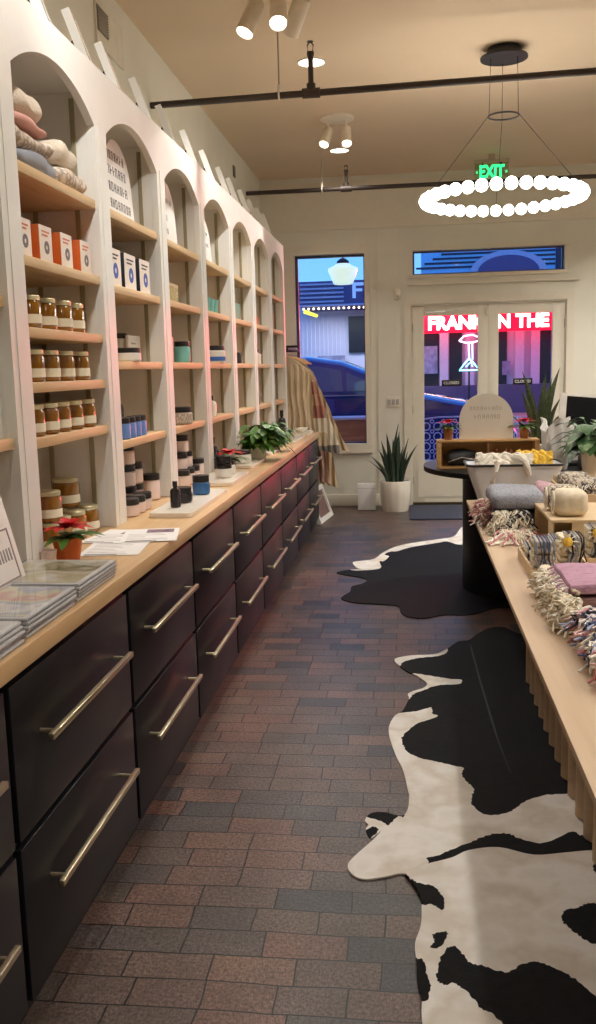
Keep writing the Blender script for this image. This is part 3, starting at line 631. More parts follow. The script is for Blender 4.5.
# ------------------------------------------------------------------ worktop display
def board(lab, x0, x1, y0, y1, rad=.03):
    t = thing('serving_board', lab, 'tray', ((x0+x1)/2, (y0+y1)/2, ZCT), 0, 'white trays on the worktop')
    w, d = (x1-x0)/2, (y1-y0)/2; pts = []
    for cx, cy, a0 in ((w-rad, -d+rad, -90), (w-rad, d-rad, 0), (-w+rad, d-rad, 90), (-w+rad, -d+rad, 180)):
        for i in range(6): a = math.radians(a0+18*i); pts.append((cx+rad*math.cos(a), cy+rad*math.sin(a)))
    b = MB(); b.prism(pts, .001, .018); b.build('slab', CERAM, t)
    b = MB(); n = len(pts); b.tube([(p[0]*.985, p[1]*.99, .0185) for p in pts]+[(pts[0][0]*.985, pts[0][1]*.99, .0185)], .003, 6); b.build('rim', CERAM, t)
board('long white tray holding the blue jar and black bottle', -1.115, -.925, 3.80, 4.62)
board('white tray holding two black-lidded white jars', -1.17, -.95, 4.86, 5.42)
board('white tray with a single white jar, before the leafy plant', -1.16, -.985, 5.74, 6.24)
board('small white tray between the leafy plants', -1.12, -.99, 6.62, 7.08)
board('white tray with black bottle near the far end of the worktop', -1.15, -.95, 7.66, 8.40)
board('last white tray at the far end of the worktop', -1.12, -.93, 8.60, 9.04)
zt = ZCT+.0205
bottle('small square black bottle with white label on the long white tray', -1.04, 3.99, zt, .024, .115, DKJ)
jar('dark_jar', 'round black jar with black lid on the long white tray', (-1.045, 4.14, zt), .046, .07, DKJ, BLID, lidh=.024)
jar('blue_jar', 'blue glass jar with black lid on the long white tray', (-1.02, 4.42, zt), .044, .092, BLUEJ, BLID, lidh=.03)
jar('white_jar', 'white jar with black lid at the bottom of the tray stack', (-1.045, 5.12, zt), .048, .075, WGL, BLID, lidh=.022)
jar('white_jar', 'white jar with black lid stacked upon another white jar', (-1.045, 5.12, zt+.0765), .044, .045, DKJ, BLID, lidh=.02)
jar('white_jar', 'white jar with black lid just behind the stacked pair', (-1.06, 5.28, zt), .05, .08, WGL, BLID, lidh=.022)
jar('white_jar', 'single white jar with black lid in front of the leafy plant', (-1.08, 5.92, zt), .056, .085, WGL, BLID, lidh=.026)
t = thing('cup', 'small white cup on the tray behind the leafy plant', 'cup', (-1.05, 6.85, zt)); b = MB(); b.lathe([(0, 0), (.03, 0), (.038, .07), (.034, .07), (.026, .006), (0, .006)], n=18); b.build('bowl', CERAM, t)
jar('white_jar', 'white jar with black lid on the tray near the far end', (-1.07, 7.86, zt), .05, .08, WGL, BLID, lidh=.024)
bottle('tall black bottle on the tray near the far end', -1.12, 8.12, zt, .035, .24, DKJ)
for i, y in enumerate((8.68, 8.86)):
    t = thing('dish', 'small white dish on the last tray, %s' % ('near one' if i == 0 else 'far one'), 'dish', (-1.02, y, zt), 0, 'small dishes'); b = MB(); b.lathe([(0, 0), (.03, 0), (.06, .035), (.056, .037), (.028, .006), (0, .006)], n=20); b.build('bowl', CERAM, t)
# ------------------------------------------------------------------ prints, sheets, easel card
def leaf_blade(b, base, d, length, width, droop=.3, seg=5, fold=.15, up=Vector((0, 0, 1))):
    base = Vector(base); d = Vector(d).normalized(); side = d.cross(up)
    if side.length < .1: side = Vector((1, 0, 0))
    side.normalize(); nrm = side.cross(d); L = []
    for i in range(seg+1):
        t = i/seg; w = width*math.sin(PI*min(1, t*.93+.07))**.75*.5 if t < 1 else 0
        c = base+d*length*t - up*droop*length*t*t
        L.append((b._v(c-side*w+nrm*w*fold), b._v(c), b._v(c+side*w+nrm*w*fold)))
    for a, c in zip(L, L[1:]):
        b.face([a[0], a[1], c[1], c[0]], True); b.face([a[1], a[2], c[2], c[1]], True)
PLAST = glass_pane('clear_plastic_sleeve', (.985, .985, .99), .12)
PRS = [multi('print_pastel_dog', [(236, 234, 230), (222, 176, 168), (232, 228, 200), (186, 192, 210), (240, 238, 236), (238, 236, 232)], 6, rough=.3), multi('print_olive', [(226, 224, 214), (136, 130, 84), (222, 218, 206), (196, 188, 150), (236, 234, 228)], 5, rough=.3),
       multi('print_white_floral', [(232, 232, 230), (210, 212, 214), (238, 236, 232), (196, 198, 204)], 9, rough=.3)]
EDGE = matc('print_edge_grey', (226, 228, 230), rough=.5)
pl = ['nearest pile', 'middle pile', 'pile beside the poinsettia']
for j, (y0, y1) in enumerate(((1.60, 2.00), (2.02, 2.35), (2.37, 2.70))):
    for i in range(5):
        dx = random.uniform(-.006, .006); dy = random.uniform(-.006, .006)
        t = thing('wrapped_print', 'print in a clear sleeve, %s of the %s' % (['bottom one', 'second from the bottom', 'middle one', 'fourth from the bottom', 'top one'][i], pl[j]), 'art print', (-1.04+dx, (y0+y1)/2+dy, ZCT+.001+i*.0102), 0, 'plastic wrapped prints')
        hw, hd = .14, (y1-y0)/2-.004
        b = MB(); b.box(-hw, hw, -hd, hd, 0, .0075, .002); b.build('backing_board', EDGE, t)
        if i == 4: 
            b = MB(); b.box(-hw+.012, hw-.012, -hd+.012, hd-.012, .0076, .0082); b.build('picture', PRS[[2, 0, 1][j]], t)
        b = MB(); b.box(-hw-.004, hw+.004, -hd-.004, hd+.004, -.0003, .0092); b.build('sleeve', PLAST, t)
SHEETP = [PAPER, INK, multi('sheet_photo', [(90, 70, 90), (150, 120, 130), (60, 50, 70)], 20), FAINT]
for i, (x, y, rz, ph, lab) in enumerate(((-1.045, 3.14, .10, 0, 'white printed sheet nearest the poinsettia, lying under another'), (-1.10, 3.36, -.12, 1, 'white printed sheet with a dark photo block, near the bookcase post'), (-.985, 3.38, .2, 1, 'white printed sheet with a small photo, closest to the worktop edge'))):
    t = thing('printed_sheet', lab, 'paper sheet', (x, y, ZCT+.0005+i*.0012), rz, 'printed sheets')
    b = MB(); b.box(-.105, .105, -.14, .14, 0, .0006); b.build('sheet', PAPER, t)
    b = MB(); b.mi = 0; rnd = random.Random(i)
    for k in range(9):
        yy = -.115+k*.027
        if ph and k > 5: continue
        b.box(-.085, -.085+rnd.uniform(.06, .16), yy, yy+.004, .0006, .0010)
    b.build('print_lines', FAINT, t)
    b = MB(); b.box(-.085, .03, -.13, -.122, .0006, .001); b.build('headline', INK, t)
    if ph: b = MB(); b.box(-.02, .085, .045, .12, .0006, .001); b.build('photo', SHEETP[2], t)
# leaning framed card on black easel at left edge
t = thing('easel_card', 'white framed card leaning on a small black easel at the left edge', 'framed card', (-1.085, 2.22, ZCT), 0)
ln = Matrix.Rotation(-math.radians(14), 4, 'Y')
b = MB(); b.M = ln; b.box(-.012, 0, 0, .26, .025, .36, .002); b.build('card', PAPER, t)
b = MB(); b.M = ln; b.box(0, .002, .03, .23, .055, .06); b.box(0, .002, .03, .035, .055, .2); b.box(0, .002, .225, .23, .055, .2); b.box(0, .002, .03, .23, .195, .2)
for k in range(9): b.box(0, .002, .06+k*.018, .066+k*.018, .11, .145)
b.build('print', matc('card_grey_print', (150, 140, 145)), t)
b = MB(); b.tube([(-.02, .05, .0), (-.11, .13, .375)], .006); b.tube([(-.02, .21, .0), (-.11, .13, .375)], .006); b.tube([(-.17, .13, .0), (-.11, .13, .375)], .006); b.tube([(.02, .04, .016), (.02, .22, .016)], .006); b.tube([(.02, .05, .016), (-.03, .05, .03)], .005); b.tube([(.02, .21, .016), (-.03, .21, .03)], .005)
b.build('easel', BLACKP, t)
# potted poinsettias
def poinsettia(lab, x, y, z, r=.045, h=.075, fr=.085, pm=None, flower=REDF, seed=1, grp=None, lim=-1.178):
    t = thing('potted_poinsettia', lab, 'potted plant', (x, y, z), 0, grp); rnd = random.Random(seed)
    b = MB(); b.lathe([(0, 0), (r*.72, 0), (r, h), (r*.9, h), (r*.85, h*.9), (0, h*.88)], n=22); b.build('pot', pm or TERRA, t)
    b = MB()
    for i in range(14):
        a = 2*PI*i/14+rnd.uniform(-.2, .2); q = rnd.uniform(.8, 1.15); q = min(q, max(.25, (lim-x)/(fr*math.cos(a))*.95)) if fr*q*math.cos(a) < lim-x else q; leaf_blade(b, (0, 0, h), (math.cos(a), math.sin(a), rnd.uniform(.1, .5)), fr*q, .035, .3)
    b.build('foliage', GREENL, t)
    b = MB()
    for i in range(18):
        a = 2*PI*i/9+rnd.uniform(-.2, .2); up = .35 if i < 9 else .9; q = (.85 if i < 9 else .55)*rnd.uniform(.85, 1.1); q = min(q, max(.2, (lim-x)/(fr*math.cos(a))*.95)) if fr*q*math.cos(a) < lim-x else q; leaf_blade(b, (0, 0, h+.03), (math.cos(a), math.sin(a), up), fr*q, .032, .3)
    for i in range(6): b.sphere((rnd.uniform(-.008, .008), rnd.uniform(-.008, .008), h+.05), .005, 6, 4)
    b.build('bracts', flower, t); return t
poinsettia('red poinsettia in an orange pot on the worktop by the wrapped prints', -1.125, 2.885, ZCT+.001, .05, .085, .135)
poinsettia('low red poinsettia in a small pot between the jar trays', -1.09, 5.50, ZCT+.001, .045, .085, .15, BLACKP, seed=3)
poinsettia('small red flower in a pale pot right of the bushy plant', -1.08, 7.36, ZCT+.001, .04, .12, .09, CERAM, seed=5)
t = thing('cup', 'small pale pink cup left of the poinsettia pot', 'cup', (-1.158, 2.80, ZCT+.001)); b = MB(); b.lathe([(0, 0), (.018, 0), (.028, .058), (.024, .058), (.016, .006), (0, .006)], n=16); b.build('bowl', PINKJ, t)
# bushy plants on the worktop
def bushy(lab, x, y, z, r, h, fr, seed, pm, n=70, grp=None, lm=None, ll=.11, lw=.05, lim=-9.):
    t = thing('potted_plant', lab, 'potted plant', (x, y, z), 0, grp); rnd = random.Random(seed)
    b = MB(); b.lathe([(0, 0), (r*.8, 0), (r, h), (r*.92, h), (r*.88, h*.9), (0, h*.88)], n=24); b.build('pot', pm, t)
    b = MB(); s = MB()
    for i in range(n):
        a = rnd.uniform(0, 2*PI); e = rnd.uniform(-.15, 1.4); R = fr*rnd.uniform(.25, .8)
        if x+R*math.cos(a)*math.cos(e*.8)+ll*1.2*math.cos(a) < lim: a = PI-a if rnd.random() < .5 else a*0+PI/2*(1 if math.sin(a) > 0 else -1)
        p = Vector((R*math.cos(a)*math.cos(e*.8), R*math.sin(a)*math.cos(e*.8), h+.02+R*math.sin(e)*.9))
        s.tube([(0, 0, h*.85), (p.x*.5, p.y*.5, (h+p.z)/2+.02), p], .0025, 4, cap=False)
        d = Vector((math.cos(a), math.sin(a), rnd.uniform(-.3, .5)))
        leaf_blade(b, p, d, ll*rnd.uniform(.7, 1.2), lw*rnd.uniform(.8, 1.2), rnd.uniform(.3, .8))
    s.build('stems', GREENL, t); b.build('foliage', lm or GREENL, t); return t
GREENB = multi('variegated_leaf', [(44, 84, 30), (84, 132, 44), (60, 104, 40), (150, 176, 84)], 14, rough=.4)
bushy('bushy green plant in a beige pot on the worktop', -1.03, 6.25, ZCT+.001, .06, .10, .20, 4, CERAM, 170, 'leafy plants on the worktop', GREENB, lim=-1.175)
bushy('second leafy green plant behind the bushy one', -1.05, 6.98, ZCT+.001, .05, .09, .15, 9, CERAM, 50, 'leafy plants on the worktop', GREENB, lim=-1.175)

# ------------------------------------------------------------------ hide rugs
def smooth_poly(P, k=3, jit=0., seed=0):
    rnd = random.Random(seed); out = []; n = len(P)
    for i in range(n):
        p0, p1, p2, p3 = [Vector(P[(i+j-1) % n]) for j in range(4)]
        for s in range(k):
            t = s/k
            q = .5*((2*p1)+(-p0+p2)*t+(2*p0-5*p1+4*p2-p3)*t*t+(-p0+3*p1-3*p2+p3)*t**3)
            if jit: q += Vector((rnd.uniform(-jit, jit), rnd.uniform(-jit, jit)))
            out.append(q)
    return out
def inside(p, poly):
    c = False; n = len(poly); x, y = p
    for i in range(n):
        a, b = poly[i], poly[i-1]
        if (a[1] > y) != (b[1] > y) and x < (b[0]-a[0])*(y-a[1])/(b[1]-a[1])+a[0]: c = not c
    return c
HIDEB = mat('black_hide', (.006, .0055, .006), rough=.7, vary=.4, scale=30, bump=.5, bscale=300, spec=.18)
HIDEW = multi('cream_hide', [(222, 216, 208), (234, 230, 224), (212, 203, 190), (230, 226, 220)], 4, rough=.8, bump=.1, detail=6)
HIDEL = mat('hide_spine_line', (.02, .018, .017), rough=.7)
def rug(name, lab, outline, patches, base_m, patch_m, extra=(), z=.0, grp='cowhide rugs'):
    O = smooth_poly(outline, 4); PP = [smooth_poly(p, 7, .0035, i) for i, p in enumerate(patches)]
    EX = [smooth_poly(p, 3) for p in extra]
    V = []; E = []
    for poly in [O]+PP+EX:
        s = len(V); V += [Vector((p[0], p[1])) for p in poly]; E += [(s+i, s+(i+1) % len(poly)) for i in range(len(poly))]
    xs = [p[0] for p in O]; ys = [p[1] for p in O]; st = .07
    x = min(xs)
    while x < max(xs):
        y = min(ys)
        while y < max(ys):
            q = (x+random.uniform(-.02, .02), y+random.uniform(-.02, .02))
            if inside(q, O): V.append(Vector(q))
            y += st
        x += st
    v2, e2, f2, *_ = delaunay_2d_cdt(V, E, [], 0, 1e-5)
    T = .005; b = MB()
    def hz(p): return T+.0015*noise.noise(Vector((p[0]*5, p[1]*5, 1)))
    top = {}; bot = {}
    cnt = {}; faces = []
    for f in f2:
        c = (sum(v2[i][0] for i in f)/len(f), sum(v2[i][1] for i in f)/len(f))
        if not inside(c, O): continue
        mi = 0
        if any(inside(c, p) for p in PP): mi = 1
        if mi == 0 and any(inside(c, p) for p in EX): mi = 2
        faces.append((f, mi))
        for k in range(len(f)):
            e = (f[k], f[(k+1) % len(f)]); cnt[e] = mi
    for f, mi in faces:
        for i in f:
            if i not in top: top[i] = b._v((v2[i][0], v2[i][1], hz(v2[i]))); bot[i] = b._v((v2[i][0], v2[i][1], 0))
        b.mi = mi; b.face([top[i] for i in f], True); b.face([bot[i] for i in f][::-1])
    for (i, j), mi in cnt.items():
        if (j, i) not in cnt: b.mi = mi; b.face([bot[i], bot[j], top[j], top[i]])
    o = b.build(name, [base_m, patch_m, HIDEL], loc=(0, 0, z), recalc=True); return tag(o, lab, 'rug', grp)
ext = lambda P: [((.62+(x-.62)*1.9) if x > .62 else x, y) for x, y in P]
rug('cowhide_rug', 'black cowhide rug with cream edge lying under the far black counter', FAR_O, [FAR_W], HIDEB, HIDEW, z=.001)
rug('cowhide_rug', 'black and cream cowhide rug with a spine line, in the middle of the aisle', ext(MID_O), [ext(p) for p in MID_W], HIDEB, HIDEW, [[(.5*(x+.352+.03*(4.2-y)/1.), y) for x, y in MID_L]], z=.001)
NO = NEAR_O[:8]+[(.85, 2.86), (1.1, 2.6), (1.2, 2.2), (1.15, 1.8), (1.3, 1.4), (1.2, .95), (.8, .75), (.5, .85), (.2, .7), (-.05, .95), (-.12, 1.3), (-.03, 1.6), (.03, 1.8)]+NEAR_O[17:]
NB = [list(p) for p in NEAR_B]; NB[3] = [q for q in NB[3] if q[1] > 1.94 and not (q[0] > .3 and q[1] < 1.96)]
NB[3] = [(0.067, 2.223), (0.086, 2.287), (0.11, 2.304), (0.136, 2.264), (0.145, 2.238), (0.189, 2.224), (0.236, 2.205), (0.301, 2.25), (0.344, 2.245), (0.402, 2.199), (0.443, 2.137), (0.479, 2.064), (.62, 1.95), (.8, 1.7), (.7, 1.3), (.5, 1.35), (.42, 1.7), (0.308, 1.859), (0.245, 1.958), (0.194, 2.04), (0.165, 2.06), (0.138, 2.112), (0.108, 2.15), (0.075, 2.144), (0.06, 2.171)]
rug('cowhide_rug', 'mostly cream cowhide rug with black patches, nearest the camera', NO, NB, HIDEW, HIDEB, z=.0085)

# ------------------------------------------------------------------ display table on the right
TX, TZ = .343, .75
b = MB(); 
tbl = thing('display_table', 'long pale plywood display table with a slatted base, on the aisle side', 'table', (TX, 3.2, 0))
b = MB(); b.box(0, 1.55, -2.6, 2.42, TZ-.022, TZ-.001, .002); b.build('tabletop', PALEW, tbl)
b = MB(); b.box(.3, 1.3, -2.3, 1.3, .0145, TZ-.023); b.build('base_core', PALEW, tbl)
nsl = 0
y = -2.25
while y < 1.38:
    b = MB(); b.lathe([(0, .0145), (.055, .0145), (.055, TZ-.0235), (0, TZ-.0235)], cx=.275, cy=y, n=16, sx=1.05); b.build('slat', PALEW, tbl); y += .152; nsl += 1
# yarn and cloth
CREAMY = matc('cream_yarn', (216, 204, 180), rough=.95, vary=.12, scale=40); GREYBL = multi('grey_blue_weave', [(130, 134, 146), (160, 162, 170), (118, 122, 136)], 120, rough=.95, stretch=(1, .2, 1)); DUSTY = multi('dusty_pink_weave', [(176, 138, 148), (196, 160, 166), (160, 124, 136)], 120, rough=.95, stretch=(1, .2, 1))
ROSE = matc('rose_yarn', (196, 132, 136), rough=.95, vary=.2, scale=50); CHAR = matc('charcoal_yarn', (48, 46, 52), rough=.95); NAVYY = matc('slate_blue_yarn', (84, 92, 122), rough=.95); PALEBL = matc('pale_blue_yarn', (160, 168, 194), rough=.95); BLUSHY = matc('blush_yarn', (222, 186, 182), rough=.95); CORAL = matc('coral_yarn', (196, 116, 106), rough=.95, vary=.2, scale=60)
TAUPE = matc('taupe_cloth', (92, 80, 76), rough=.95); YELY = matc('yellow_knit', (226, 186, 72), rough=.95, vary=.15, scale=60); WOOLW = matc('white_wool', (228, 222, 208), rough=.95, vary=.06, scale=60); LILAC = multi('lilac_pink_weave', [(168, 128, 150), (186, 146, 164), (150, 112, 136)], 160, rough=.95, stretch=(.2, 1, 1))
def fringe(name, mats, parent, n, start, out, length, r=.006, seed=0, fall=.6, curl=.02, floor=None, knots=True):
    """n yarn strands; start(u) gives the root, out the direction they hang towards"""
    rnd = random.Random(seed); b = MB()
    for i in range(n):
        b.mi = rnd.randrange(len(mats)); p = Vector(start(rnd.random())); d = Vector(out)+Vector((rnd.uniform(-.5, .5), rnd.uniform(-.5, .5), rnd.uniform(-.3, .3))); L = length*rnd.uniform(.7, 1.15)
        pts = []
        for k in range(6):
            t = k/5; q = p+d.normalized()*L*t+Vector((0, 0, -fall*L*t*t))+Vector((rnd.uniform(-curl, curl), rnd.uniform(-curl, curl), rnd.uniform(-curl*.4, curl*.4)))*t
            if floor is not None: q.z = max(q.z, floor+r*1.1+.001)
            pts.append(q)
        b.tube(pts, [r, r*1.15, r*.9, r*1.1, r, r*.7], 5)
        if knots: b.sphere(pts[0], r*1.7, 6, 4)
    return b.build(name, mats, parent)
# near multicolour throw
t = thing('fringed_throw', 'multicoloured rag throw with slate, coral and cream fringe at the near table end', 'throw blanket', (.655, 2.56, TZ))
b = MB(); b.soft(-.14, .32, -.28, .20, .001, .075, .03, .02, 3); b.build('folded_cloth', multi('rag_weave', [(206, 190, 184), (84, 92, 122), (190, 96, 84), (220, 212, 200), (60, 56, 62)], 50, rough=.95, bump=.5), t)
fringe('fringe', [NAVYY, CORAL, PALEBL, WOOLW, CHAR, ROSE, BLUSHY, CREAMY, WOOLW, PALEBL], t, 1100, lambda u: (-.14+random.uniform(-.03, .30)*random.random(), -.31+u*.5, .055+random.uniform(-.02, .035)), (-.6, -.4, .2), .05, .0046, 5, .8, .026, 0.)
fringe('fringe', [NAVYY, CORAL, PALEBL, WOOLW, CHAR, ROSE, BLUSHY, CREAMY, WOOLW, PALEBL], t, 700, lambda u: (-.12+u*.40, -.29+random.uniform(-.03, .25)*random.random(), .06), (-.2, -.8, .3), .055, .0046, 8, .8, .026, 0.)
# lilac pink blanket on a folded dark one and a cream fringe
t = thing('folded_blanket', 'dark striped folded blanket under the lilac pink one', 'blanket', (.72, 2.99, TZ)); b = MB()
b.soft(-.20, .28, -.10, .26, .001, .04, .018, .0, 1); b.build('lower_fold', TAUPE, t); b = MB(); b.soft(-.195, .28, -.095, .26, .041, .078, .018, .0, 2); b.build('upper_fold', matc('brown_stripe_cloth', (130, 96, 92), rough=.95), t)
t = thing('folded_blanket', 'lilac pink folded blanket with short tassels on top of the dark one', 'blanket', (.72, 3.01, TZ+.080)); b = MB()
b.soft(-.225, .28, -.11, .24, .001, .045, .02, .008, 6); b.build('folded_cloth', LILAC, t)
fringe('tassels', [LILAC, WOOLW], t, 90, lambda u: (-.222, -.10+u*.34, .025), (-1, 0, -.2), .035, .002, 5, .5, .006, None, False)
t = thing('knitted_throw', 'cream knitted throw with looped fringe left of the lilac pink blanket', 'throw blanket', (.485, 3.06, TZ)); b = MB()
b.soft(-.035, .035, -.28, .30, .001, .085, .03, .02, 9); b.build('folded_cloth', CREAMY, t)
fringe('fringe', [CREAMY, WOOLW, CREAMY], t, 560, lambda u: (-.02+random.uniform(-.015, .06), -.28+u*.5, .06+random.uniform(-.045, .035)), (-.4, -.3, .1), .035, .0042, 11, .7, .02, 0.)
# trays with tied bundles
TIEM = [CHAR, matc('black_tie', (40, 38, 40)), matc('grey_tie', (120, 116, 112))]
def bundle_tray(lab, x, y, w, d, hh, grp, z=TZ, rz=0.):
    t = thing('wooden_tray', lab, 'wooden tray', (x, y, z), rz, grp); T = .009
    b = MB(); b.box(-w/2, w/2, -d/2, d/2, .001, T); b.box(-w/2, -w/2+T, -d/2, d/2, T, hh); b.box(w/2-T, w/2, -d/2, d/2, T, hh); b.box(-w/2+T, w/2-T, -d/2, -d/2+T, T, hh*.75); b.box(-w/2+T, w/2-T, d/2-T, d/2, T, hh)
    b.build('tray_box', BOXW, t); return t
def bundle(lab, x, y, z, sx, sy, sz, seed, flower=False, grp=None, tie=None):
    t = thing('tied_bundle', lab, 'cloth bundle', (x, y, z), 0, grp); rnd = random.Random(seed)
    b = MB(); n = 5
    for i in range(n):
        z0 = sz*i/n; b.soft(-sx/2+rnd.uniform(0, .006), sx/2-rnd.uniform(0, .006), -sy/2+rnd.uniform(0, .008), sy/2-rnd.uniform(0, .008), z0+.001, z0+sz/n, .009, .004, seed+i, 5)
    b.build('folded_cloths', CREAMY, t)
    b = MB()
    for i in range(10):
        b.mi = rnd.randrange(2); x0 = rnd.uniform(-sx*.45, sx*.45)
        pts = [(x0+rnd.uniform(-.02, .02)*k/4, -sy/2-.004-.012*math.sin(k), sz*(1-k/4.)*.95+.006) for k in range(5)]
        b.tube([(x0, sy*.3, sz+.004), (x0, 0, sz+.005), (x0, -sy/2, sz)]+pts, .0032, 5)
    b.build('twine', [tie or CHAR, GREYBL], t)
    if flower:
        b = MB(); b.M = Matrix.Translation((-sx*.2, -sy*.5-.012, sz*.9))
        for k in range(10):
            a = 2*PI*k/10; leaf_blade(b, (0, 0, 0), (math.cos(a), -.25, math.sin(a)), .045, .028, 0., 3)
        b.mi = 1; b.sphere((0, -.01, 0), .02, 8, 5); b.build('paper_flower', [WOOLW, YELY], t)
    return t
g = 'small wooden trays'
bundle_tray('small wooden tray at the aisle side under a white bundle', .505, 3.70, .105, .40, .045, g)
bundle_tray('small wooden tray in the middle, holding the bundle with the paler yellow flower', .622, 3.765, .12, .37, .045, g)
bundle_tray('small wooden tray at the right, holding the bundle with a bright yellow flower', .765, 3.835, .14, .235, .045, g)
g2 = 'tied cloth bundles'
bundle('white cloth bundle tied with dark twine, at the aisle side', .505, 3.58, TZ+.0105, .084, .13, .13, 1, False, g2, NAVYY)
bundle('cream bundle tied with black twine and a pale yellow flower', .622, 3.67, TZ+.0105, .098, .14, .13, 2, True, g2)
bundle('cream bundle with bright yellow flower at the right frame edge', .765, 3.81, TZ+.0105, .115, .13, .14, 3, True, g2)
bundle('second white cloth bundle behind the aisle-side one', .505, 3.78, TZ+.0105, .084, .16, .07, 4, False, g2)
bundle('second cream bundle behind the one with the pale flower', .622, 3.85, TZ+.0105, .098, .15, .09, 5, False, g2)
# riser with rolled cloths
t = thing('wooden_riser', 'open-sided pale wooden riser carrying the rolled cream cloths', 'riser', (.595, 3.965, TZ)); T = .014; W, D, hh = .40, .50, .15
b = MB(); b.box(0, W, 0, D, hh-T, hh-.001, .002); b.box(.001, T, 0, .07, .001, hh-T); b.box(.001, T, D-.02, D, .001, hh-T); b.box(W-T, W-.001, 0, D, .001, hh-T); b.box(T, W-T, D-T, D, .001, hh-T); b.box(.09, W-T, 0.002, T, .001, hh-T)
b.build('riser_box', BOXW, t)
for i, (x, y, lab) in enumerate(((.70, 4.09, 'cream rolled cloth at the front of the riser'), (.69, 4.235, 'patterned black and cream rolled cloth at the back of the riser'))):
    t = thing('rolled_cloth', lab, 'rolled cloth', (x, y, TZ+hh), 0, 'rolled cloths'); b = MB(); w = .14 if i == 0 else .13
    b.soft(-.075, .065, -w/2, w/2, .001, .115, .035, .004, 20+i, 9); b.build('roll', CREAMY if i == 0 else multi('black_cream_print', [(218, 206, 184), (60, 56, 54), (214, 200, 178), (220, 210, 190)], 40, rough=.9), t)
    b = MB()
    for k in range(3): b.torus((-.078-.002*k, 0, .058), .047-.013*k, .0035, 'x', 20, 6)
    b.build('spiral_end', WOOLW, t)
# grey folded blankets with fringe
t = thing('folded_blanket', 'charcoal folded blanket under the grey-blue one, beside the riser', 'blanket', (.55, 4.65, TZ)); b = MB(); b.soft(-.14, .16, -.17, .20, .001, .11, .04, .008, 1); b.build('folded_cloth', matc('charcoal_weave', (86, 84, 88), rough=.95, vary=.1, scale=80), t)
fringe('fringe', [CREAMY, WOOLW, CREAMY, WOOLW, CREAMY, CHAR], t, 320, lambda u: (-.13+u*.15, -.165+random.uniform(-.03, .01), .09+random.uniform(-.05, .02)), (-.15, -.7, 0), .08, .0042, 21, .8, .02, 0.)
fringe('fringe', [CREAMY, ROSE, WOOLW, CREAMY, WOOLW], t, 190, lambda u: (-.12+u*.13, -.25-random.uniform(0,.13), .03), (-.2, -.8, -.1), .14, .0042, 22, .4, .025, 0.)
t = thing('folded_blanket', 'grey-blue folded blanket with dusty pink end, on top of the charcoal one', 'blanket', (.55, 4.65, TZ+.112)); b = MB(); b.soft(-.155, .10, -.19, .21, .001, .085, .035, .01, 4); b.build('folded_cloth', GREYBL, t)
b = MB(); b.soft(.08, .20, -.185, .21, .002, .097, .035, .01, 5); b.build('pink_end', DUSTY, t)
t = thing('fringed_throw', 'small rose and cream fringed throw at the far aisle corner of the table', 'throw blanket', (.41, 4.80, TZ)); b = MB(); b.soft(-.03, .02, -.08, .12, .001, .08, .03, .01, 14); b.build('folded_cloth', ROSE, t)
fringe('fringe', [ROSE, WOOLW, CREAMY, ROSE], t, 260, lambda u: (-.03+random.uniform(-.01, .05), -.09+u*.2, .06+random.uniform(-.03, .05)), (-.6, -.4, 0), .055, .0042, 31, .8, .02, 0.)
# enamel bin with scarves
t = thing('enamel_bin', 'white enamel bin with a black rim on the far end of the table', 'bin', (.585, 5.34, TZ)); b = MB()
bw, bd, tw, td, hh = .18, .09, .265, .15, .25
def rr(w, d, z, n=6, rad=.04):
    o = []
    for cx, cy, a0 in ((w-rad, -d+rad, -90), (w-rad, d-rad, 0), (-w+rad, d-rad, 90), (-w+rad, -d+rad, 180)):
        for i in range(n): a = math.radians(a0+90*i/(n-1)); o.append((cx+rad*math.cos(a), cy+rad*math.sin(a), z))
    return o
rings = [rr(bw, bd, .001), rr(tw, td, hh), rr(tw-.008, td-.008, hh), rr(bw-.006, bd-.006, .01)]
VV = [[b._v(p) for p in r] for r in rings]
for A, B_ in zip(VV, VV[1:]):
    for i in range(len(A)): b.face([A[i], A[(i+1) % len(A)], B_[(i+1) % len(A)], B_[i]], True)
b.face(VV[0]); b.face(VV[-1]); b.build('body', matc('white_enamel', (232, 236, 242), rough=.2, vary=.03), t)
b = MB(); P = rr(tw, td, hh+.002); b.tube(P+[P[0]], .007, 8); b.build('rim', BLACKP, t)
def scarf(lab, x, y, z, sx, sy, sz, m, seed, tail=None):
    t = thing('knitted_scarf', lab, 'scarf', (x, y, z), 0, 'scarves in the bin'); b = MB(); rnd = random.Random(seed)
    for i in range(6):
        pts = []
        for k in range(14):
            u = k/13; pts.append((-sx/2+sx*u, sy*.5*math.sin(u*9+i)*(.6), .025+.03*math.sin(u*7+i*1.3)+sz*.3))
        b.tube(pts, [.018+.006*math.sin(k*2) for k in range(14)], 7)
    b.build('knit', m, t)
    if tail:
        b = MB(); b.tube(tail, [.014+.004*math.sin(k*2.1) for k in range(len(tail))], 7)
        b.build('tail', m, t)
scarf('white wool scarf with a long tail hanging over the bin', .53, 5.30, TZ+.225, .30, .12, .05, WOOLW, 1, [(-.02, -.10, .05), (-.05, -.16, .045), (-.055, -.178, 0), (-.075, -.165, -.05), (-.07, -.15, -.10), (-.08, -.135, -.15), (-.075, -.12, -.19)])
scarf('yellow knitted scarf at the right side of the bin', .70, 5.34, TZ+.23, .18, .12, .06, YELY, 2)
t = thing('crocheted_scarf', 'white crocheted scarf end hanging over the middle of the bin rim', 'scarf', (.62, 5.27, TZ+.24), 0, 'scarves in the bin'); b = MB(); b.tube([(-.03, 0, .05), (0, -.06, .05), (.02, -.085, .03), (.03, -.085, -.01), (.04, -.08, -.045)], [.02, .022, .018, .02, .014], 7); b.build('knit', WOOLW, t)
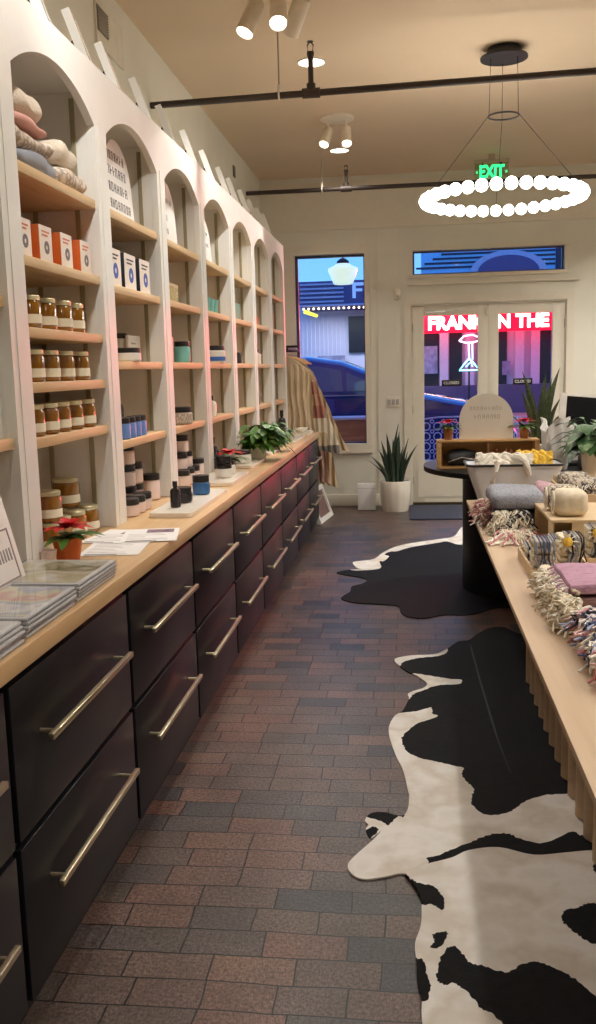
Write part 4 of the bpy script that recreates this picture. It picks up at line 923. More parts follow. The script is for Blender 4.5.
# long wooden box behind with dish cloths
t = thing('wooden_tray', 'raised wooden tray behind the rolled cloths, reaching the right frame edge', 'wooden tray', (.90, 4.75, TZ), math.radians(0)); b = MB(); T = .012
b.box(-.13+T, .25-T, -.20+T, .40-T, .10, .10+T); b.box(-.13, -.13+T, -.20, .40, .001, .175); b.box(.25-T, .25, -.20, .40, .001, .175); b.box(-.13+T, .25-T, -.20, -.20+T, .001, .175); b.box(-.13+T, .25-T, .4-T, .4, .001, .20); b.build('tray_box', BOXW, t)
for i, (x, y, m, lab) in enumerate(((.872, 5.02, 2, 'black and cream striped dish cloth stack in the raised tray'), (1.05, 4.90, 1, 'white dish cloth stack draped in the raised tray'), (.872, 4.78, 2, 'near patterned dish cloth stack in the raised tray'))):
    t = thing('dish_cloths', lab, 'dish cloth', (x, y, TZ+.1125), 0, 'dish cloths in the raised tray'); b = MB(); b.soft(-.085, .085, -.10, .10, .001, .115+.02*(i == 1), .04, .012, 40+i, 8)
    b.build('cloth', WOOLW if m == 1 else multi('stripe_cloth_%d' % i, [(216, 206, 190), (66, 58, 54), (200, 188, 170), (120, 108, 98)], 30, rough=.95, stretch=(1, .3, 1)), t)
    fringe('fringe', [WOOLW, CHAR], t, 40, lambda u: (-.08+u*.16, -.095, .09), (0, -.3, 0), .03, .003, 50+i, .9, .01, None, False)

# ------------------------------------------------------------------ black counter at the back
CT = .875
ctr = thing('black_counter', 'black oval-topped checkout counter behind the display table', 'counter', (.90, 6.50, 0))
def stad(r, L, n=24): return [(r*math.cos(PI/2+PI*i/n), r*math.sin(PI/2+PI*i/n)) for i in range(n+1)]+[(L, -r), (L, r)]
b = MB(); b.prism(stad(.53, 1.6), .0145, CT-.036); b.build('base', BLACKC, ctr)
b = MB(); b.prism(stad(.80, 1.9), CT-.035, CT-.001); b.build('countertop', BLACKP, ctr)
# crate
t = thing('display_crate', 'long honey-coloured wooden crate on the black counter, open to the front', 'crate', (.52, 6.22, CT)); W = .335; D = .15; hh = .19; T = .014
b = MB(); b.box(-W, W, 0, D, .001, T); b.box(-W, W, 0, D, hh-T, hh-.0005, .002); b.box(-W, -W+.03, 0, D, T, hh-T); b.box(W-.03, W, 0, D, T, hh-T); b.box(-W+.03, W-.03, D-T, D, T, hh-T); b.box(.0, .008, .02, D-T, T, hh-T); b.build('crate_box', CRATEW, t)
t = thing('leather_pouch', 'black leather pouch lying in the left half of the crate', 'pouch', (.37, 6.27, CT+T)); b = MB(); b.soft(-.13, .11, -.03, .07, .002, .10, .04, .02, 2); b.build('pouch', BLACKP, t); b = MB(); b.tube([(-.11, -.035, .03), (-.02, -.045, .06), (.09, -.035, .04)], .004); b.build('zip', CHROME, t)
for i in range(9):
    t = thing('wooden_figure', 'small reddish brown turned wooden piece in the crate, %s from the left' % ['first', 'second', 'third', 'fourth', 'fifth', 'sixth', 'seventh', 'eighth', 'ninth'][i], 'ornament', (.548+.032*i, 6.27, CT+T+.001), 0, 'wooden pieces in the crate'); b = MB(); s = 1+.15*math.sin(i*2.3)
    b.lathe([(0, 0), (.012, 0), (.012, .05*s), (.006, .06*s), (.013, .085*s), (.006, .10*s), (0, .105*s)], n=12); b.build('body', matc('reddish_brown', (160, 88, 48), rough=.4, vary=.2), t)
arch_card('arch_sign', 'cream round-topped sign board with two faint lines of lettering, standing on the crate', .335, 6.28, CT+hh+.0005, .355, .305, [(.205, .07, .29, .026), (.15, .10, .25, .026)], matc('embossed_cream', (188, 178, 164), rough=.6), face='y', thick=.012, m=matc('cream_card', (240, 234, 222), rough=.6, vary=.02))
poinsettia('red poinsettia in a small terracotta pot at the left end of the crate', .262, 6.30, CT+hh+.0005, .036, .08, .115, matc('tan_pot', (178, 116, 66)), seed=11, grp='poinsettias on the crate')
poinsettia('red poinsettia in a small terracotta pot at the right end of the crate', .765, 6.30, CT+hh+.0005, .036, .08, .115, matc('tan_pot', (178, 116, 66)), seed=12, grp='poinsettias on the crate')
# snake plants
SNAKE = multi('snake_leaf', [(52, 66, 44), (82, 96, 60), (44, 58, 42), (104, 112, 72)], 30, rough=.45, stretch=(1, 1, 6))
SNAKED = multi('snake_leaf_dark', [(30, 46, 38), (48, 66, 48), (26, 40, 34)], 30, rough=.45, stretch=(1, 1, 6))
def snake(lab, x, y, z, r, h, leaves, m, seed, fl=True):
    t = thing('snake_plant', lab, 'potted plant', (x, y, z)); rnd = random.Random(seed); b = MB(); n = 48
    prof = [(0, .001), (r*.84, .001), (r*.88, h*.06), (r, h*.55), (r*1.02, h*.97), (r*.98, h), (r*.9, h*.98), (r*.88, h*.9), (0, h*.88)]
    rings = []
    for k, (R_, hh_) in enumerate(prof):
        if R_ == 0: rings.append([b._v((0, 0, hh_))]); continue
        rings.append([b._v((R_*(1-(.035*(i % 4 == 0) if 1 < k < 5 and fl else 0))*math.cos(2*PI*i/n), R_*(1-(.035*(i % 4 == 0) if 1 < k < 5 and fl else 0))*math.sin(2*PI*i/n), hh_)) for i in range(n)])
    for A, B_ in zip(rings, rings[1:]):
        for i in range(n):
            j = (i+1) % n
            if len(A) == 1: b.face([A[0], B_[j], B_[i]], True)
            elif len(B_) == 1: b.face([A[i], A[j], B_[0]], True)
            else: b.face([A[i], A[j], B_[j], B_[i]], True)
    b.build('pot', CERAM, t)
    b = MB()
    for (dx, dy, L, lx, ly, w) in leaves:
        S = 9; rows = []; tw = rnd.uniform(-.6, .6); a0 = rnd.uniform(-.5, .5)
        for k in range(S+1):
            u = k/S; c = Vector((dx+lx*u*u, dy+ly*u*u, h*.86+L*u)); ww = w*.5*(.55+.9*u if u < .5 else 1.0)*(1-max(0, u-.5)**1.6*3.03) if u < 1 else .0005
            a = a0+tw*u; sd = Vector((math.cos(a), math.sin(a), 0)); nn = Vector((-math.sin(a), math.cos(a), 0))
            rows.append([b._v(c-sd*ww+nn*ww*.35), b._v(c+nn*.0), b._v(c+sd*ww+nn*ww*.35), b._v(c-nn*.005)])
        for A, B_ in zip(rows, rows[1:]):
            for q in range(4): b.face([A[q], A[(q+1) % 4], B_[(q+1) % 4], B_[q]], True)
    b.build('leaves', m, t); return t
rnd = random.Random(5)
LV = [(-.02, 0, .66, .06, 0, .06), (.05, .02, .50, .10, .02, .05), (-.06, .01, .48, -.09, .02, .055), (.02, -.03, .54, .01, -.03, .06), (-.04, .03, .56, -.05, .03, .055), (.08, 0, .44, .17, 0, .04), (-.08, -.02, .32, -.18, .0, .05), (.0, .05, .46, .0, .04, .055), (.04, .04, .40, .05, .05, .05), (-.07, .03, .38, -.11, .04, .05), (.07, -.03, .36, .07, -.02, .05), (-.02, -.05, .42, -.04, -.05, .055), (.03, .0, .58, .02, 0, .055), (.0, .0, .5, -.02, 0, .055), (-.09, 0, .28, -.22, 0, .035)]
snake('snake plant in a ribbed white floor pot beside the door', -.155, 10.05, 0, .165, .335, LV, SNAKED, 2)
LV2 = [(0, 0, .50, .03, 0, .055), (.03, .01, .54, .10, .02, .05), (-.03, .01, .52, -.10, 0, .055), (-.04, 0, .40, -.10, 0, .05), (.01, -.02, .40, .03, -.02, .045), (.04, 0, .34, .10, 0, .045), (0, .03, .43, .02, .02, .04), (-.02, -.02, .34, -.05, -.03, .045), (.05, .02, .28, .16, .0, .04), (-.05, .02, .25, -.2, .0, .03), (.02, .02, .47, .06, .03, .04)]
snake('tall snake plant in a white pot on the black counter behind the crate', .915, 6.62, CT, .085, .13, LV2, SNAKE, 3, False)
# register tablet
t = thing('register_tablet', 'point of sale tablet with black screen on a white stand', 'tablet', (1.16, 6.45, CT)); tilt = Matrix.Translation((.06, 0, .28)) @ Matrix.Rotation(math.radians(-18), 4, 'X') @ Matrix.Rotation(math.radians(6), 4, 'Y')
b = MB(); b.M = tilt; b.box(-.21, .26, -.004, .018, -.19, .19, .006); b.build('bezel', matc('white_plastic', (222, 218, 212), rough=.35), t)
b = MB(); b.M = tilt; b.box(-.165, .235, -.006, -.0045, -.17, .17); b.build('screen', mat('black_screen', (.003, .003, .004), rough=.35, spec=.12), t)
b = MB(); b.prism([(-.12, .001), (.14, .001), (.08, .25), (-.04, .25)], -.01, .10, 'xz'); b.build('stand', matc('white_plastic', (222, 218, 212)), t)
b = MB(); b.box(-.14, .18, -.17, .16, .001, .024, .004); b.build('foot_plate', BLACKP, t)
t = thing('card_reader', 'black receipt printer below the tablet screen', 'printer', (1.15, 6.10, CT)); b = MB(); b.box(-.06, .06, -.07, .07, .001, .13, .012); b.build('housing', BLACKP, t); b = MB(); b.box(-.045, .045, -.073, -.071, .085, .095); b.build('slot', CHROME, t)
# crumpled paper bag
t = thing('paper_bag', 'white tissue paper bag beside the tablet stand', 'paper bag', (.95, 6.22-.08, CT)); b = MB()
def bagf(u, v):
    a = 2*PI*u; r = .072*(1+.35*v)*(1+.12*noise.noise(Vector((math.cos(a)*2, math.sin(a)*2, v*4)))); r *= 1+.16*math.sin(a*9+v*3)*v
    return (r*math.cos(a), r*math.sin(a), .001+.29*v+.045*v*math.sin(a*3))
b.grid(bagf, 40, 12, closed=True); b.lathe([(0, .001), (.055, .001)], n=20); b.build('bag', PAPER, t)
# pothos in white pot
POTH = multi('pothos_leaf', [(38, 70, 38), (66, 106, 56), (46, 82, 44), (140, 165, 120)], 16, rough=.4)
t = bushy('trailing pothos in a white pot at the right frame edge', 1.12, 5.72, CT, .095, .17, .23, 21, CERAM, 60, None, POTH, .15, .09)

# ------------------------------------------------------------------ clothes rack and garments
t = thing('clothes_rack', 'black rail of the clothes rack beyond the last bookcase', 'clothes rack', (-1.20, 9.62, 0))
b = MB(); b.tube([(0, -.38, 1.76), (0, .62, 1.76)], .013, 8); b.build('rail', BLACKP, t)
for yy in (-.20, .58):
    b = MB(); b.tube([(-.405, yy, 1.76), (0, yy, 1.76)], .012, 8); b.tube([(-.409, yy, 1.76), (-.402, yy, 1.76)], .035, 14); b.build('wall_bracket', BLACKP, t)
b = MB(); b.tube([(-.06, -.378, 1.785), (.12, -.378, 1.785)], .012, 8); b.build('end_bar', BLACKP, t)
PLAID = multi('patchwork_plaid', [(214, 198, 170), (172, 118, 104), (120, 114, 108), (226, 214, 192), (192, 146, 122), (204, 184, 152)], 7.5, rough=.95, kind='check', stretch=(1, 1, 1))
BEIGE = multi('oat_wool', [(222, 206, 178), (198, 176, 142), (226, 212, 186)], 16, rough=.95, stretch=(4, 4, .2), bump=.1); BEIGE2 = multi('camel_wool', [(206, 182, 146), (182, 154, 118), (214, 192, 158)], 16, rough=.95, stretch=(4, 4, .2), bump=.1); ROSEB = multi('rose_wool', [(176, 136, 122), (190, 156, 138), (160, 118, 104)], 14, rough=.95, stretch=(3, 3, .3))  # upright colour streaks in oat and camel wool paint in fold shading
def garment(lab, y, m, half, z0, z1, seed, flare=1.0, tip=.07, cx=-1.20):
    h = thing('coat_hanger', 'wooden hanger carrying the %s' % lab.split(',')[0], 'hanger', (cx, y, 1.76), 0, 'hangers on the rack'); b = MB()
    b.tube([(-.17, 0, -.15), (-.09, 0, -.10), (0, 0, -.075), (.09, 0, -.10), (.17, 0, -.15)], .009, 6); b.build('arm', CRATEW, h)
    b = MB(); b.tube([(0, 0, -.07), (0, 0, -.03), (.016, 0, -.012), (.018, 0, .012), (0, 0, .0275), (-.017, 0, .014)], .0028, 6); b.build('hook', CHROME, h)
    g = thing('draped_garment', lab, 'garment', (cx, y, 1.76), 0, 'garments on the rack'); b = MB()
    def f(u, v):
        # u around (closed), v downwards
        a = 2*PI*u; sx = math.cos(a); sy = math.sin(a)
        sh = min(1, v/.16)
        w = .05+(.20-.05)*min(1, v/.10)+(half-.20)*max(0, v-.10)/.90*flare
        z = -.085-(abs(sx)*.085)*sh-(z1-.085-z0)*v*(1-.10*(1-abs(sx))*0)
        dy = .022*(.6+v*.8)*sy+.017*min(1, v*2+.25)*math.sin(sx*w*105+seed+v*2+.9*math.sin(v*5+seed))
        x = w*sx+.012*math.sin(v*8+seed)*v+tip*v
        return (x, dy, z)
    z1 = 1.76; b.grid(f, 200, 24, closed=True)
    b.build('cloth', m, g)
    return g
garment('oat wool poncho, nearest on the rack', 9.27, BEIGE, .15, .98, 0, 1, tip=.02)
garment('oat wool cardigan, second on the rack', 9.40, BEIGE, .22, .90, 0, 12, tip=.04)
garment('patchwork plaid shawl with squares of rose and grey, third on the rack', 9.53, PLAID, .40, .76, 0, 3, tip=.12)
garment('camel wool coat, fourth on the rack', 9.67, BEIGE2, .44, .78, 0, 5, tip=.13)
garment('rose wool wrap, fifth on the rack', 9.81, ROSEB, .28, .42, 0, 7, tip=.06)
garment('long camel cardigan, last on the rack', 9.95, BEIGE2, .32, .36, 0, 9, tip=.12)

# ------------------------------------------------------------------ floor things
t = thing('leaning_frame', 'white picture frame leaning on the floor beyond the drawer cabinets', 'picture frame', (-.885, 9.17, 0), math.radians(-7))
Rm = Matrix.Rotation(math.radians(-20), 4, 'Y'); b = MB(); b.M = Matrix.Translation((0, 0, .004)) @ Rm; W, hh, d, f = .60, .36, .045, .05
b.box(-d, 0, 0, f, 0, hh); b.box(-d, 0, W-f, W, 0, hh); b.box(-d, 0, f, W-f, 0, f); b.box(-d, 0, f, W-f, hh-f, hh); b.build('frame', WHITE, t)
b = MB(); b.M = Matrix.Translation((0, 0, .004)) @ Rm; b.box(-d*.7, -d*.4, f, W-f, f, hh-f); b.build('picture', matc('rose_brown_print', (120, 92, 88)), t)
b = MB(); b.M = Matrix.Translation((0, 0, .0)); b.prism([(-.155, .24), (-.150, .235), (-.24, .004), (-.25, .004)], .16, .28, 'xz'); b.build('easel_leg', BLACKP, t)
t = thing('white_box', 'plain white box standing on the floor against the front wall', 'box', (-.47, 10.10, 0)); b = MB(); b.box(-.10, .10, 0, .12, .001, .29, .004); b.build('carton', PAPER, t); b = MB(); b.box(-.098, .098, -.002, 0, .24, .243); b.build('lid_seam', FAINT, t)
b = MB(); b.box(.0, 1.72, 9.40, 10.36, .001, .014, .004); tag(b.build('door_mat', matc('slate_mat', (58, 62, 78), rough=.9, vary=.15, scale=60, bump=.3, bscale=200)), 'dark slate door mat in front of the glass doors', 'door mat')
# wall plates, sensor, vents
t = thing('switch_plate', 'triple white switch plate left of the glass doors', 'switch', (-.172, YF-.002, 1.17)); b = MB(); b.box(-.075, .075, -.008, 0, -.06, .06, .003); b.build('plate', TRIMP, t)
for i in (-1, 0, 1):
    b = MB(); b.box(-.016+i*.046, .016+i*.046, -.011, -.008, -.03, .03, .001); b.build('rocker', FAINT, t)
t = thing('motion_sensor', 'small white sensor on the front wall above the switch plate', 'sensor', (-.115, YF-.002, 2.345)); b = MB(); b.soft(-.03, .03, -.045, 0, -.06, .06, .02); b.build('housing', TRIMP, t); b = MB(); b.sphere((0, -.045, -.02), .014, 10, 6); b.build('lens', FAINT, t)
t = thing('wall_vent', 'square dark wall vent high on the left wall over a blank panel', 'vent', (XW+.001, 4.97, 3.34)); b = MB(); b.box(.001, .012, .0, .46, -.07, .16); b.build('panel', matc('vent_panel', (222, 216, 200), rough=.6), t)
b = MB(); b.box(.012, .016, .01, .18, .0, .125)
b.build('backing', matc('vent_dark', (120, 112, 100), rough=.6), t); b = MB()
for k in range(9): b.box(.016, .022, .012, .178, .006+k*.0135, .011+k*.0135)
b.build('louvres', matc('vent_slat', (164, 152, 134)), t)
t = thing('wall_slot', 'narrow dark slot plate high on the left wall near the far pipe', 'vent', (XW+.001, 8.82, 3.35)); b = MB(); b.box(0, .01, 0, .09, 0, .1, .002); b.build('plate', matc('slot_brown', (110, 98, 84)), t)
# ------------------------------------------------------------------ ceiling pipes
def pipe(lab, y, z, xt, head_z, grp, sl=0., ho=.2):
    t = thing('ceiling_pipe', lab, 'pipe', (0, y, z), 0, grp)
    b = MB(); b.tube([(XW+.005, 0, -sl*1.05), (XR-.005, 0, sl*4.75)], .021, 12); b.build('pipe', PIPEM, t)
    b = MB(); b.tube([(xt-.055, 0, 0), (xt+.055, 0, 0)], .031, 12); b.tube([(xt, 0, .0), (xt, 0, .055)], .028, 12); b.build('tee', PIPEM, t)
    b = MB(); b.tube([(xt, 0, .05), (xt, 0, head_z*.72)], .017, 10); b.build('riser', PIPEM, t)
    b = MB(); b.tube([(xt, 0, head_z*.72), (xt, 0, head_z*.8)], .022, 8); b.tube([(xt-.014, 0, head_z*.8), (xt-.018, 0, head_z*.93), (xt, 0, head_z)], .004, 6); b.tube([(xt+.014, 0, head_z*.8), (xt+.018, 0, head_z*.93), (xt, 0, head_z)], .004, 6); b.cyl(.02, head_z-.003, head_z, cx=xt, n=14); b.build('sprinkler_head', PIPEM, t)
    hx = xt-ho; b = MB(); b.tube([(hx, 0, .02), (hx, 0, ZC-z-.003)], .005, 6); b.build('hanger_rod', matc('grey_rod', (150, 140, 126), rough=.5), t)
    b = MB(); b.torus((hx, 0, 0), .027, .006, 'x', 20, 6); b.cyl(.012, .025, .06, cx=hx, n=10); b.build('hanger_clip', TRIMP, t)
pipe('dark sprinkler pipe crossing the ceiling in front of the chandelier', 6.0, 3.245, -.585, .30, 'sprinkler pipes', .014, .2)
pipe('dark sprinkler pipe crossing the ceiling near the shop front', 9.5, 3.315, -.60, .22, 'sprinkler pipes', 0., .24)

# ------------------------------------------------------------------ lights of the room
LW = (1., .955, .885)
def light(name, kind, loc, energy, parent=None, color=LW, **k):
    L = bpy.data.lights.new(name, kind); L.energy = energy; L.color = color
    for a, v in k.items(): setattr(L, a, v)
    o = bpy.data.objects.new(name, L); COL.objects.link(o); o.location = loc
    if parent: o.parent = parent
    return o
LENS = mat('lamp_lens', (1, 1, 1), emit=(1, .93, .82), estr=7.)
DL = [(-.64, 6.62), (-.64, 9.22), (-.66, 3.9), (-.66, 1.2), (1.0, 3.9), (1.0, 1.2), (2.8, 3.9), (2.8, 6.8), (2.8, 1.2), (2.2, 8.6), (3.4, 9.3), (-.66, -1.2), (1.6, -1.2)]  # those far to the right are unseen, added as fill for the bookcases
dll = ['in front of the front pipe sprinkler', 'beyond the twin spotlights', 'over the near aisle', 'over the aisle by the camera', 'over the near table', 'over the near table end', 'at the right wall side, near, unseen added fill', 'at the right wall side, middle, unseen added fill', 'right of the camera, unseen added fill', 'over the doors, unseen added fill', 'at the far right corner, unseen added fill', 'behind the camera', 'behind the camera at right']
E_DL = 62.
for i, (x, y) in enumerate(DL):
    t = thing('ceiling_downlight', 'round white recessed ceiling downlight '+dll[i], 'ceiling light', (x, y, ZC), 0, 'recessed downlights')
    b = MB(); b.lathe([(.085, -.001), (.10, -.001), (.10, -.006), (.088, -.009), (.085, -.001)], n=28); b.build('trim_ring', TRIMP, t)
    b = MB(); b.lathe([(0, -.002), (.084, -.002), (.084, -.005), (0, -.005)], n=28); b.build('lens', LENS, t)
    o = light('downlight_lamp', 'SPOT', (0, 0, -.02), E_DL*(6.2 if x > 2 else (1.9 if x > 0 else (.95 if y > 5 else .6))), t, spot_size=math.radians(135), spot_blend=.9, shadow_soft_size=.08)
CLOTHW = matc('fixture_white', (226, 216, 198), rough=.45)
def spots(lab, x, y, heads, en=30., hs=1.):
    t = thing('ceiling_spotlight', lab, 'spotlight', (x, y, ZC), 0, 'ceiling spotlight clusters')
    b = MB(); b.lathe([(0, -.001), (.14, -.001), (.14, -.02), (.125, -.028), (0, -.028)], n=28); b.build('mounting_plate', CLOTHW, t)
    for dx, dy, aim in heads:
        d = Vector(aim).normalized(); p = Vector((dx, dy, -.11)); q = d.to_track_quat('-Z', 'Y').to_matrix().to_4x4()
        b = MB(); b.tube([(dx, dy, -.028), (dx, dy, -.11)], .008, 8); b.M = Matrix.Translation(p) @ q @ Matrix.Scale(hs, 4)
        b.lathe([(0, .03), (.040, .028), (.046, .015), (.050, -.17), (.046, -.17), (.043, -.14), (0, -.14)], n=24); hd = b.build('spot_head', CLOTHW, t)
        b = MB(); b.M = Matrix.Translation(p) @ q @ Matrix.Scale(hs, 4); b.lathe([(0, -.145), (.043, -.145), (.043, -.158), (0, -.164)], n=20); b.build('lens', LENS, hd)
        o = light('spot_lamp', 'SPOT', p+d*.19, en, t, spot_size=math.radians(70), spot_blend=.8, shadow_soft_size=.035); o.rotation_euler = q.to_euler()
spots('triple white ceiling spotlight at the top of the view', -.68, 5.30, [(-.13, 0, (-.30, -.30, -.8)), (0, -.04, (.05, -.5, -.75)), (.12, 0, (-.45, .55, -.7))], 75.)
spots('twin white ceiling spotlight above the far pipe', -.575, 8.05, [(-.075, 0, (-.22, -.5, -.8)), (.075, 0, (.05, -.5, -.8))], 60., .85)
spots('white ceiling spotlight above the near bookcases, out of view', -.60, 2.6, [(-.06, 0, (-.45, .35, -.8)), (.07, 0, (-.45, .8, -.6))], 48.)

# chandelier
ch = thing('ring_chandelier', 'large ring chandelier of glowing white glass balls', 'chandelier', (.642, 6.6, ZC))
b = MB(); b.lathe([(0, -.001), (.11, -.001), (.12, -.05), (.155, -.055), (.155, -.068), (0, -.072)], n=40); b.build('canopy', BLACKP, ch)
zs, zr, RR = 3.194-ZC, 2.668-ZC, .523
b = MB(); b.torus((0, 0, zs), .10, .006, 'z', 40, 8); b.build('spreader_ring', BLACKP, ch)
for a in (math.radians(200), math.radians(330), math.radians(90)):
    b = MB(); b.tube([(.095*math.cos(a), .095*math.sin(a), -.07), (.105*math.cos(a), .105*math.sin(a), zs), (RR*math.cos(a), RR*math.sin(a), zr+.02)], .002, 5); b.build('suspension_wire', BLACKP, ch)
b = MB(); b.torus((0, 0, zr), RR, .009, 'z', 72, 8); b.build('ring', BLACKP, ch)
GLOBE = mat('glowing_opal_glass', (1, 1, 1), rough=.3, emit=(1, .93, .83), estr=19.)
gm = None
for i in range(36):
    a = 2*PI*i/36
    if gm is None:
        b = MB(); b.sphere((0, 0, 0), .0395, 16, 10); g = b.build('globe', GLOBE, ch); gm = g
    else:
        g = gm.copy(); COL.objects.link(g)
    g.location = (RR*math.cos(a), RR*math.sin(a), zr)

# exit sign
t = thing('exit_sign', 'green lit EXIT sign hanging from the ceiling behind the chandelier', 'exit sign', (.835, 9.75, 3.535))
b = MB(); b.box(-.165, .165, -.004, .004, -.16, .0); b.build('clear_panel', glass_pane('exit_acrylic', (.80, .88, .78), .1), t)
b = MB(); b.box(-.17, .17, -.02, .02, 0, .035, .004); b.box(-.03, .03, -.015, .015, .035, ZC-3.535-.001); b.build('housing', matc('exit_housing', (170, 150, 126)), t)
for x in (-.09, .09):
    b = MB(); b.cyl(.009, -.02, .01, cx=x, cy=-.012, n=8); b.build('clip', BLACKP, t)
EXG = mat('exit_green', (.02, .5, .12), emit=(.02, .85, .22), estr=2.2)
text_obj('EXIT', 'lettering', EXG, t, Matrix.Translation((0, -.007, -.085)) @ FACE_NY, .165, .002, .006, .72)
b = MB(); b.prism([(-.155, -.085), (-.138, -.07), (-.138, -.10)], -.008, -.005, 'xz'); b.prism([(.155, -.085), (.138, -.10), (.138, -.07)], -.008, -.005, 'xz'); b.build('arrows', EXG, t)

# ------------------------------------------------------------------ the street
ASPH = matc('asphalt', (92, 92, 100), rough=.55, vary=.15, scale=3); PAVE = matc('pavement_concrete', (150, 144, 140), rough=.8, vary=.1, scale=5)
b = MB(); b.box(-30, 40, YF+.2, 12.6, -.14, -.02); struct('pavement', b, PAVE)
b = MB(); b.box(-40, 50, 12.6, 27.8, -.3, -.16); struct('road', b, ASPH)
b = MB(); b.box(-40, 50, 27.8, 31.5, -.3, -.02); struct('pavement_far', b, PAVE)
STUC = matc('pale_stucco', (222, 220, 228), rough=.8, vary=.05, scale=1); MQ = matc('marquee_purple', (96, 78, 128), rough=.5); LILS = matc('marquee_stripe', (196, 186, 214), rough=.5); DKD = matc('dark_doorway', (26, 24, 30), rough=.4); PILA = matc('pilaster_pale', (222, 214, 226), rough=.7)
th = thing('theatre', 'pale theatre front with a lit red marquee across the street', 'building', (0, 31, 0))
b = MB(); b.box(-6, 12, .3, 5, -.02, 3.9); b.box(-6, 12, 1.2, 5, 3.9, 4.25); b.build('facade', STUC, th)
b = MB()
x = -5.8
while x < -2.05: b.box(x, x+.05, .26, .3, 0, 3.3); x += .14
b.build('corrugated_panel', PILA, th)
b = MB(); b.box(-1.97, -.3, .2, .3, 2.06, 3.25); b.box(.3, 1.0, .2, .3, 0, 2.9); b.box(1.35, 1.75, .2, .3, 0, 2.9); b.box(2.25, 3.2, .2, .3, .0, 2.9); b.box(4.1, 4.6, .2, .3, 0, 2.9); b.build('dark_opening', DKD, th)
b = MB(); b.box(.5, .95, .15, .2, 1.3, 2.2); b.box(3.05, 3.3, .15, .2, 1.2, 1.65); b.box(-3.0, -2.1, .12, .2, 1.72, 1.98); b.build('poster', matc('poster_grey', (150, 150, 176), rough=.4, vary=.3, scale=6), th)
for x in (-.2, 1.02, 1.85, 3.45, 3.95, 4.7, 6.0):
    b = MB(); b.box(x, x+.28, .02, .3, 0, 3.2); b.build('pilaster', PILA, th)
b = MB(); b.box(-.3, 8, -.2, .3, -.02, .9); b.build('ticket_counter', matc('plum_tile', (92, 76, 110), rough=.4), th)
# marquee box
mq = []
b = MB(); b.box(-3.35, 12., -2.2, 1.19, 3.45, 4.2); b.build('marquee', MQ, th)
b = MB()
for k in range(5): b.box(-3.3, -1.95, -2.26, -2.2, 3.56+k*.13, 3.61+k*.13)
b.box(-3.35, 8.5, -2.26, -2.2, 3.45, 3.50); b.build('marquee_stripes', LILS, th)
b = MB(); b.box(-1.68, -1.58, -2.27, -2.2, 3.66, 4.12); b.box(-1.58, -1.3, -2.27, -2.2, 4.03, 4.12); b.box(-1.58, -1.38, -2.27, -2.2, 3.86, 3.94); b.build('marquee_letter', matc('pale_blue_letter', (170, 200, 240), emit=(.4, .6, 1), estr=.4), th)  # slight emission brightens this unlit sign letter
b = MB(); 
for k in range(40): b.sphere((-3.2+k*.155, -2.12, 3.385), .034, 8, 6)
b.build('marquee_bulbs', mat('warm_bulb', (1, 1, 1), emit=(1, .85, .5), estr=4.), th)
b = MB(); b.prism([(-3.15, 3.36), (-2.75, 3.20), (-2.80, 3.12), (-3.2, 3.26)], -2.3, -2.1, 'xz'); b.build('yellow_lamp', mat('yellow_lamp', (1, .9, .1), emit=(1, .85, .05), estr=1.6), th)
# red lit fascia with letters
REDS = mat('red_sign_face', (.8, .0, .02), rough=.4, emit=(1, .0, .025), estr=1.5)
b = MB(); b.box(.35, 11.8, -1.02, -.7, 2.58, 3.22); b.build('lit_fascia', REDS, th)
bm = text_mb('FRANKLIN THE', .56, .01, .022, 1., 'LEFT')
xs = [v.co.x for v in bm.verts]; w0, w1 = min(xs), max(xs)
cu = text_mb('FRANKLIN THE', .56, .01, .022, 1., 'LEFT'); wt = max(v.co.x for v in cu.verts); cu.free()
sx = (4.35-.63)/(wt-w0); LET = mat('lit_white_letters', (1, 1, .95), emit=(1, .93, .78), estr=5.)
for v in bm.verts: v.co.x = .63+(v.co.x-w0)*sx
bb = MB(); bb.M = Matrix.Translation((0, -1.045, 2.86)) @ FACE_NY; bb.merge(bm, False); bb.build('sign_lettering', LET, th)
# crest with stripes and arch, seen through the transom
b = MB(); b.box(.4, 4.6, -2.1, -1.9, 4.2, 5.02); b.build('crest_board', matc('crest_blue', (150, 205, 245), rough=.5), th)
b = MB()
for k in range(4): b.box(1.0-.25*k, 4.35, -2.13, -2.1, 4.83-.13*k, 4.89-.13*k)
b.box(4.36, 4.62, -2.14, -2.1, 4.2, 5.0); b.build('crest_stripes', matc('crest_navy', (38, 36, 70), rough=.5), th)
b = MB(); b.prism([(2.98+1.12*math.cos(PI*i/24), 4.28+.62*math.sin(PI*i/24)) for i in range(25)], -2.2, -2.14, 'xz'); b.build('crest_arch_rim', LILS, th)
b = MB(); b.prism([(2.98+.9*math.cos(PI*i/24), 4.28+.48*math.sin(PI*i/24)) for i in range(25)], -2.24, -2.2, 'xz'); b.build('crest_arch', MQ, th)
light('marquee_glow', 'AREA', (8.2, -1.3, 2.9), 1500., th, color=(1., .02, .05), shape='RECTANGLE', size=6.5, size_y=.6).rotation_euler = (PI/2, 0, PI)
light('marquee_underlight', 'AREA', (3.2, -.3, 3.2), 60., th, color=(1., .15, .25), shape='RECTANGLE', size=7., size_y=1.)
light('marquee_bulb_glow', 'AREA', (-1., -1.2, 3.3), 110., th, color=(.7, .78, 1.), shape='RECTANGLE', size=5., size_y=1.2)
